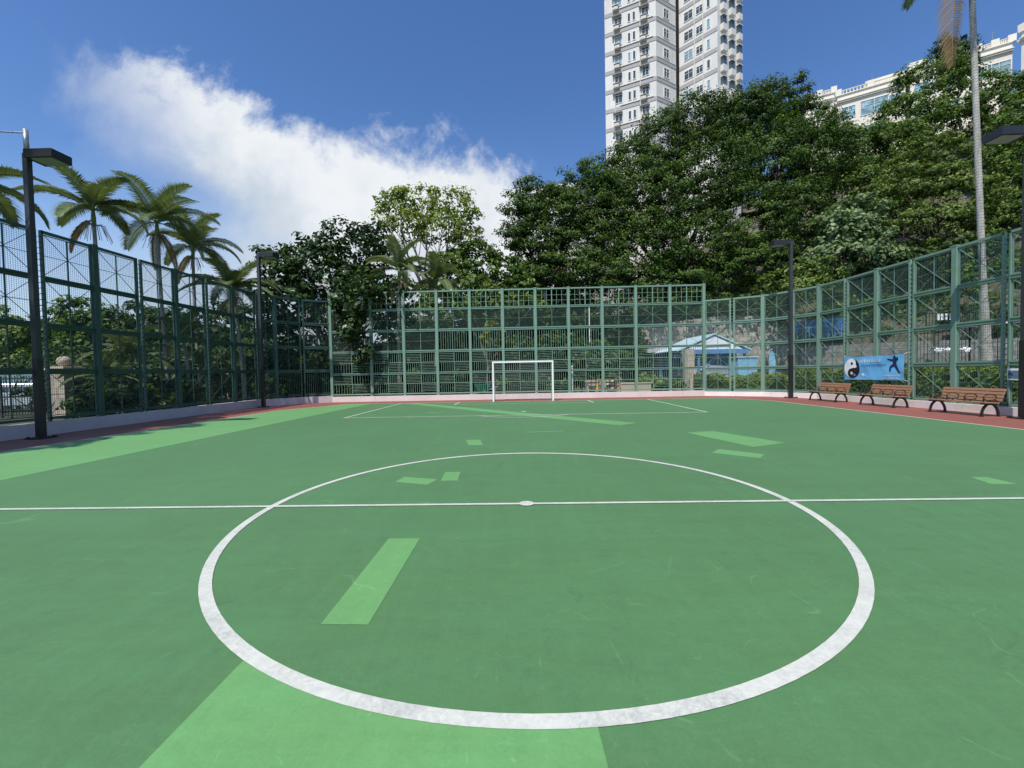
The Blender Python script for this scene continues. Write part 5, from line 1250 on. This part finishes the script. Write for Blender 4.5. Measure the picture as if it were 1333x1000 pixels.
def sstep(v, lo, hi):
    n = N(nt, 'ShaderNodeMapRange', interpolation_type='SMOOTHSTEP'); nt.links.new(v, n.inputs[0]); n.inputs[1].default_value = lo; n.inputs[2].default_value = hi; return n.outputs[0]
tc = N(nt, 'ShaderNodeTexCoord'); sx = N(nt, 'ShaderNodeSeparateXYZ'); nt.links.new(tc.outputs['Generated'], sx.inputs[0])
# cloud bank that hangs over the sea to the north-west: heading / height of the direction of view
yy = mth('MAXIMUM', sx.outputs[1], .05); X = mth('DIVIDE', sx.outputs[0], yy); Z = mth('DIVIDE', sx.outputs[2], yy)
cv = N(nt, 'ShaderNodeCombineXYZ'); nt.links.new(X, cv.inputs[0]); nt.links.new(Z, cv.inputs[1])
def cn(scale, detail, rough, dist=0, off=(0, 0, 0), sc=(1, 1, 1)):
    mp = N(nt, 'ShaderNodeMapping'); mp.inputs['Location'].default_value = off; mp.inputs['Scale'].default_value = sc; nt.links.new(cv.outputs[0], mp.inputs[0]); return noise(nt, scale, detail, rough, mp.outputs[0], dist)
n1 = cn(3.2, 10, .60, .25, (3.1, 1.7, 0)); n2 = cn(1.7, 5, .55, .2, (7.7, 2.2, 0)); n3 = cn(9, 8, .65, .3, (1, 5, 0))
edge_ = mth('MINIMUM', mth('MULTIPLY_ADD', X, -.36, .465), .80)                       # the bank's upper edge climbs to the left
e = mth('SUBTRACT', edge_, Z)
e = mth('MULTIPLY_ADD', mth('SUBTRACT', n1, .5), .42, e); e = mth('MULTIPLY_ADD', mth('SUBTRACT', n3, .5), .22, e)
gx = mth('ADD', mth('POWER', mth('DIVIDE', mth('ADD', X, -.005), .045), 2), mth('POWER', mth('DIVIDE', mth('ADD', Z, -.50), .04), 2))
e = mth('MULTIPLY_ADD', mth('SUBTRACT', 1, sstep(gx, .1, 2.6)), .055, e)
up = sstep(e, -.015, .09)
left = sstep(mth('MULTIPLY_ADD', mth('SUBTRACT', n1, .5), .6, X), -1.16, -.70)
right = mth('SUBTRACT', 1, sstep(X, .10, .32))
low = sstep(mth('MULTIPLY_ADD', mth('SUBTRACT', n2, .5), .9, Z), .02, .22)
dens = mth('MULTIPLY', mth('MULTIPLY', up, left), right)
hole = mth('SUBTRACT', 1, mth('MULTIPLY', sstep(n2, .47, .62), .75))
hx = mth('ADD', mth('POWER', mth('DIVIDE', mth('ADD', X, .93), .17), 2), mth('POWER', mth('DIVIDE', mth('ADD', Z, -.40), .12), 2))
hole2 = sstep(mth('MULTIPLY_ADD', mth('SUBTRACT', n1, .5), 1.4, hx), .1, 1.9)
inner = sstep(e, .10, .34)
dens = mth('MULTIPLY', dens, mth('SUBTRACT', 1, mth('MULTIPLY', inner, mth('SUBTRACT', 1, hole))))
dens = mth('MULTIPLY', dens, mth('MULTIPLY_ADD', hole2, .8, .2))
haze = mth('MULTIPLY', mth('SUBTRACT', 1, sstep(Z, .0, .62)), mth('SUBTRACT', 1, sstep(X, -.55, .25)))
haze = mth('MULTIPLY', haze, .78)
shade = sstep(mth('MULTIPLY_ADD', mth('SUBTRACT', n1, .5), .5, e), .04, .36)
cc = mixc(nt, shade, (7.9, 8.2, 8.5), (5.5, 6.2, 7.0))
hs = N(nt, 'ShaderNodeHueSaturation'); hs.inputs['Saturation'].default_value = 1.22; hs.inputs['Value'].default_value = 1.5; hs.inputs['Hue'].default_value = .508; nt.links.new(sky.outputs[0], hs.inputs['Color'])
c = mixc(nt, haze, hs.outputs[0], (5.6, 6.9, 8.4)); c = mixc(nt, dens, c, cc)
nt.links.new(c, bg.inputs[0])

sl = bpy.data.lights.new('sun', 'SUN'); sl.energy = 5.0; sl.angle = R(.53); sl.color = (1, .945, .865); so = bpy.data.objects.new('sun', sl); C.objects.link(so)
so.rotation_euler = (-SUN).to_track_quat('-Z', 'Y').to_euler(); so.location = (-20, -30, 50)

cd = bpy.data.cameras.new('camera'); co = bpy.data.objects.new('camera', cd); C.objects.link(co)
cd.sensor_width = 36; cd.lens = F / 1333 * 36; cd.clip_end = 2000; cd.clip_start = .05
m4 = Matrix(((RT[0], UPV[0], -FW[0], CAM[0]), (RT[1], UPV[1], -FW[1], CAM[1]), (RT[2], UPV[2], -FW[2], CAM[2]), (0, 0, 0, 1))); co.matrix_world = m4
sc_ = bpy.context.scene; sc_.camera = co
sc_.render.engine = 'CYCLES'; sc_.view_settings.view_transform = 'Standard'; sc_.view_settings.look = 'None'; sc_.view_settings.exposure = 0; sc_.view_settings.gamma = 1
sc_.render.resolution_x = 1024; sc_.render.resolution_y = 768
sc_.cycles.max_bounces = 4; sc_.cycles.diffuse_bounces = 2; sc_.cycles.transparent_max_bounces = 4

print('FACES', sum(len(o.data.polygons) for o in bpy.data.objects if o.type == 'MESH'))
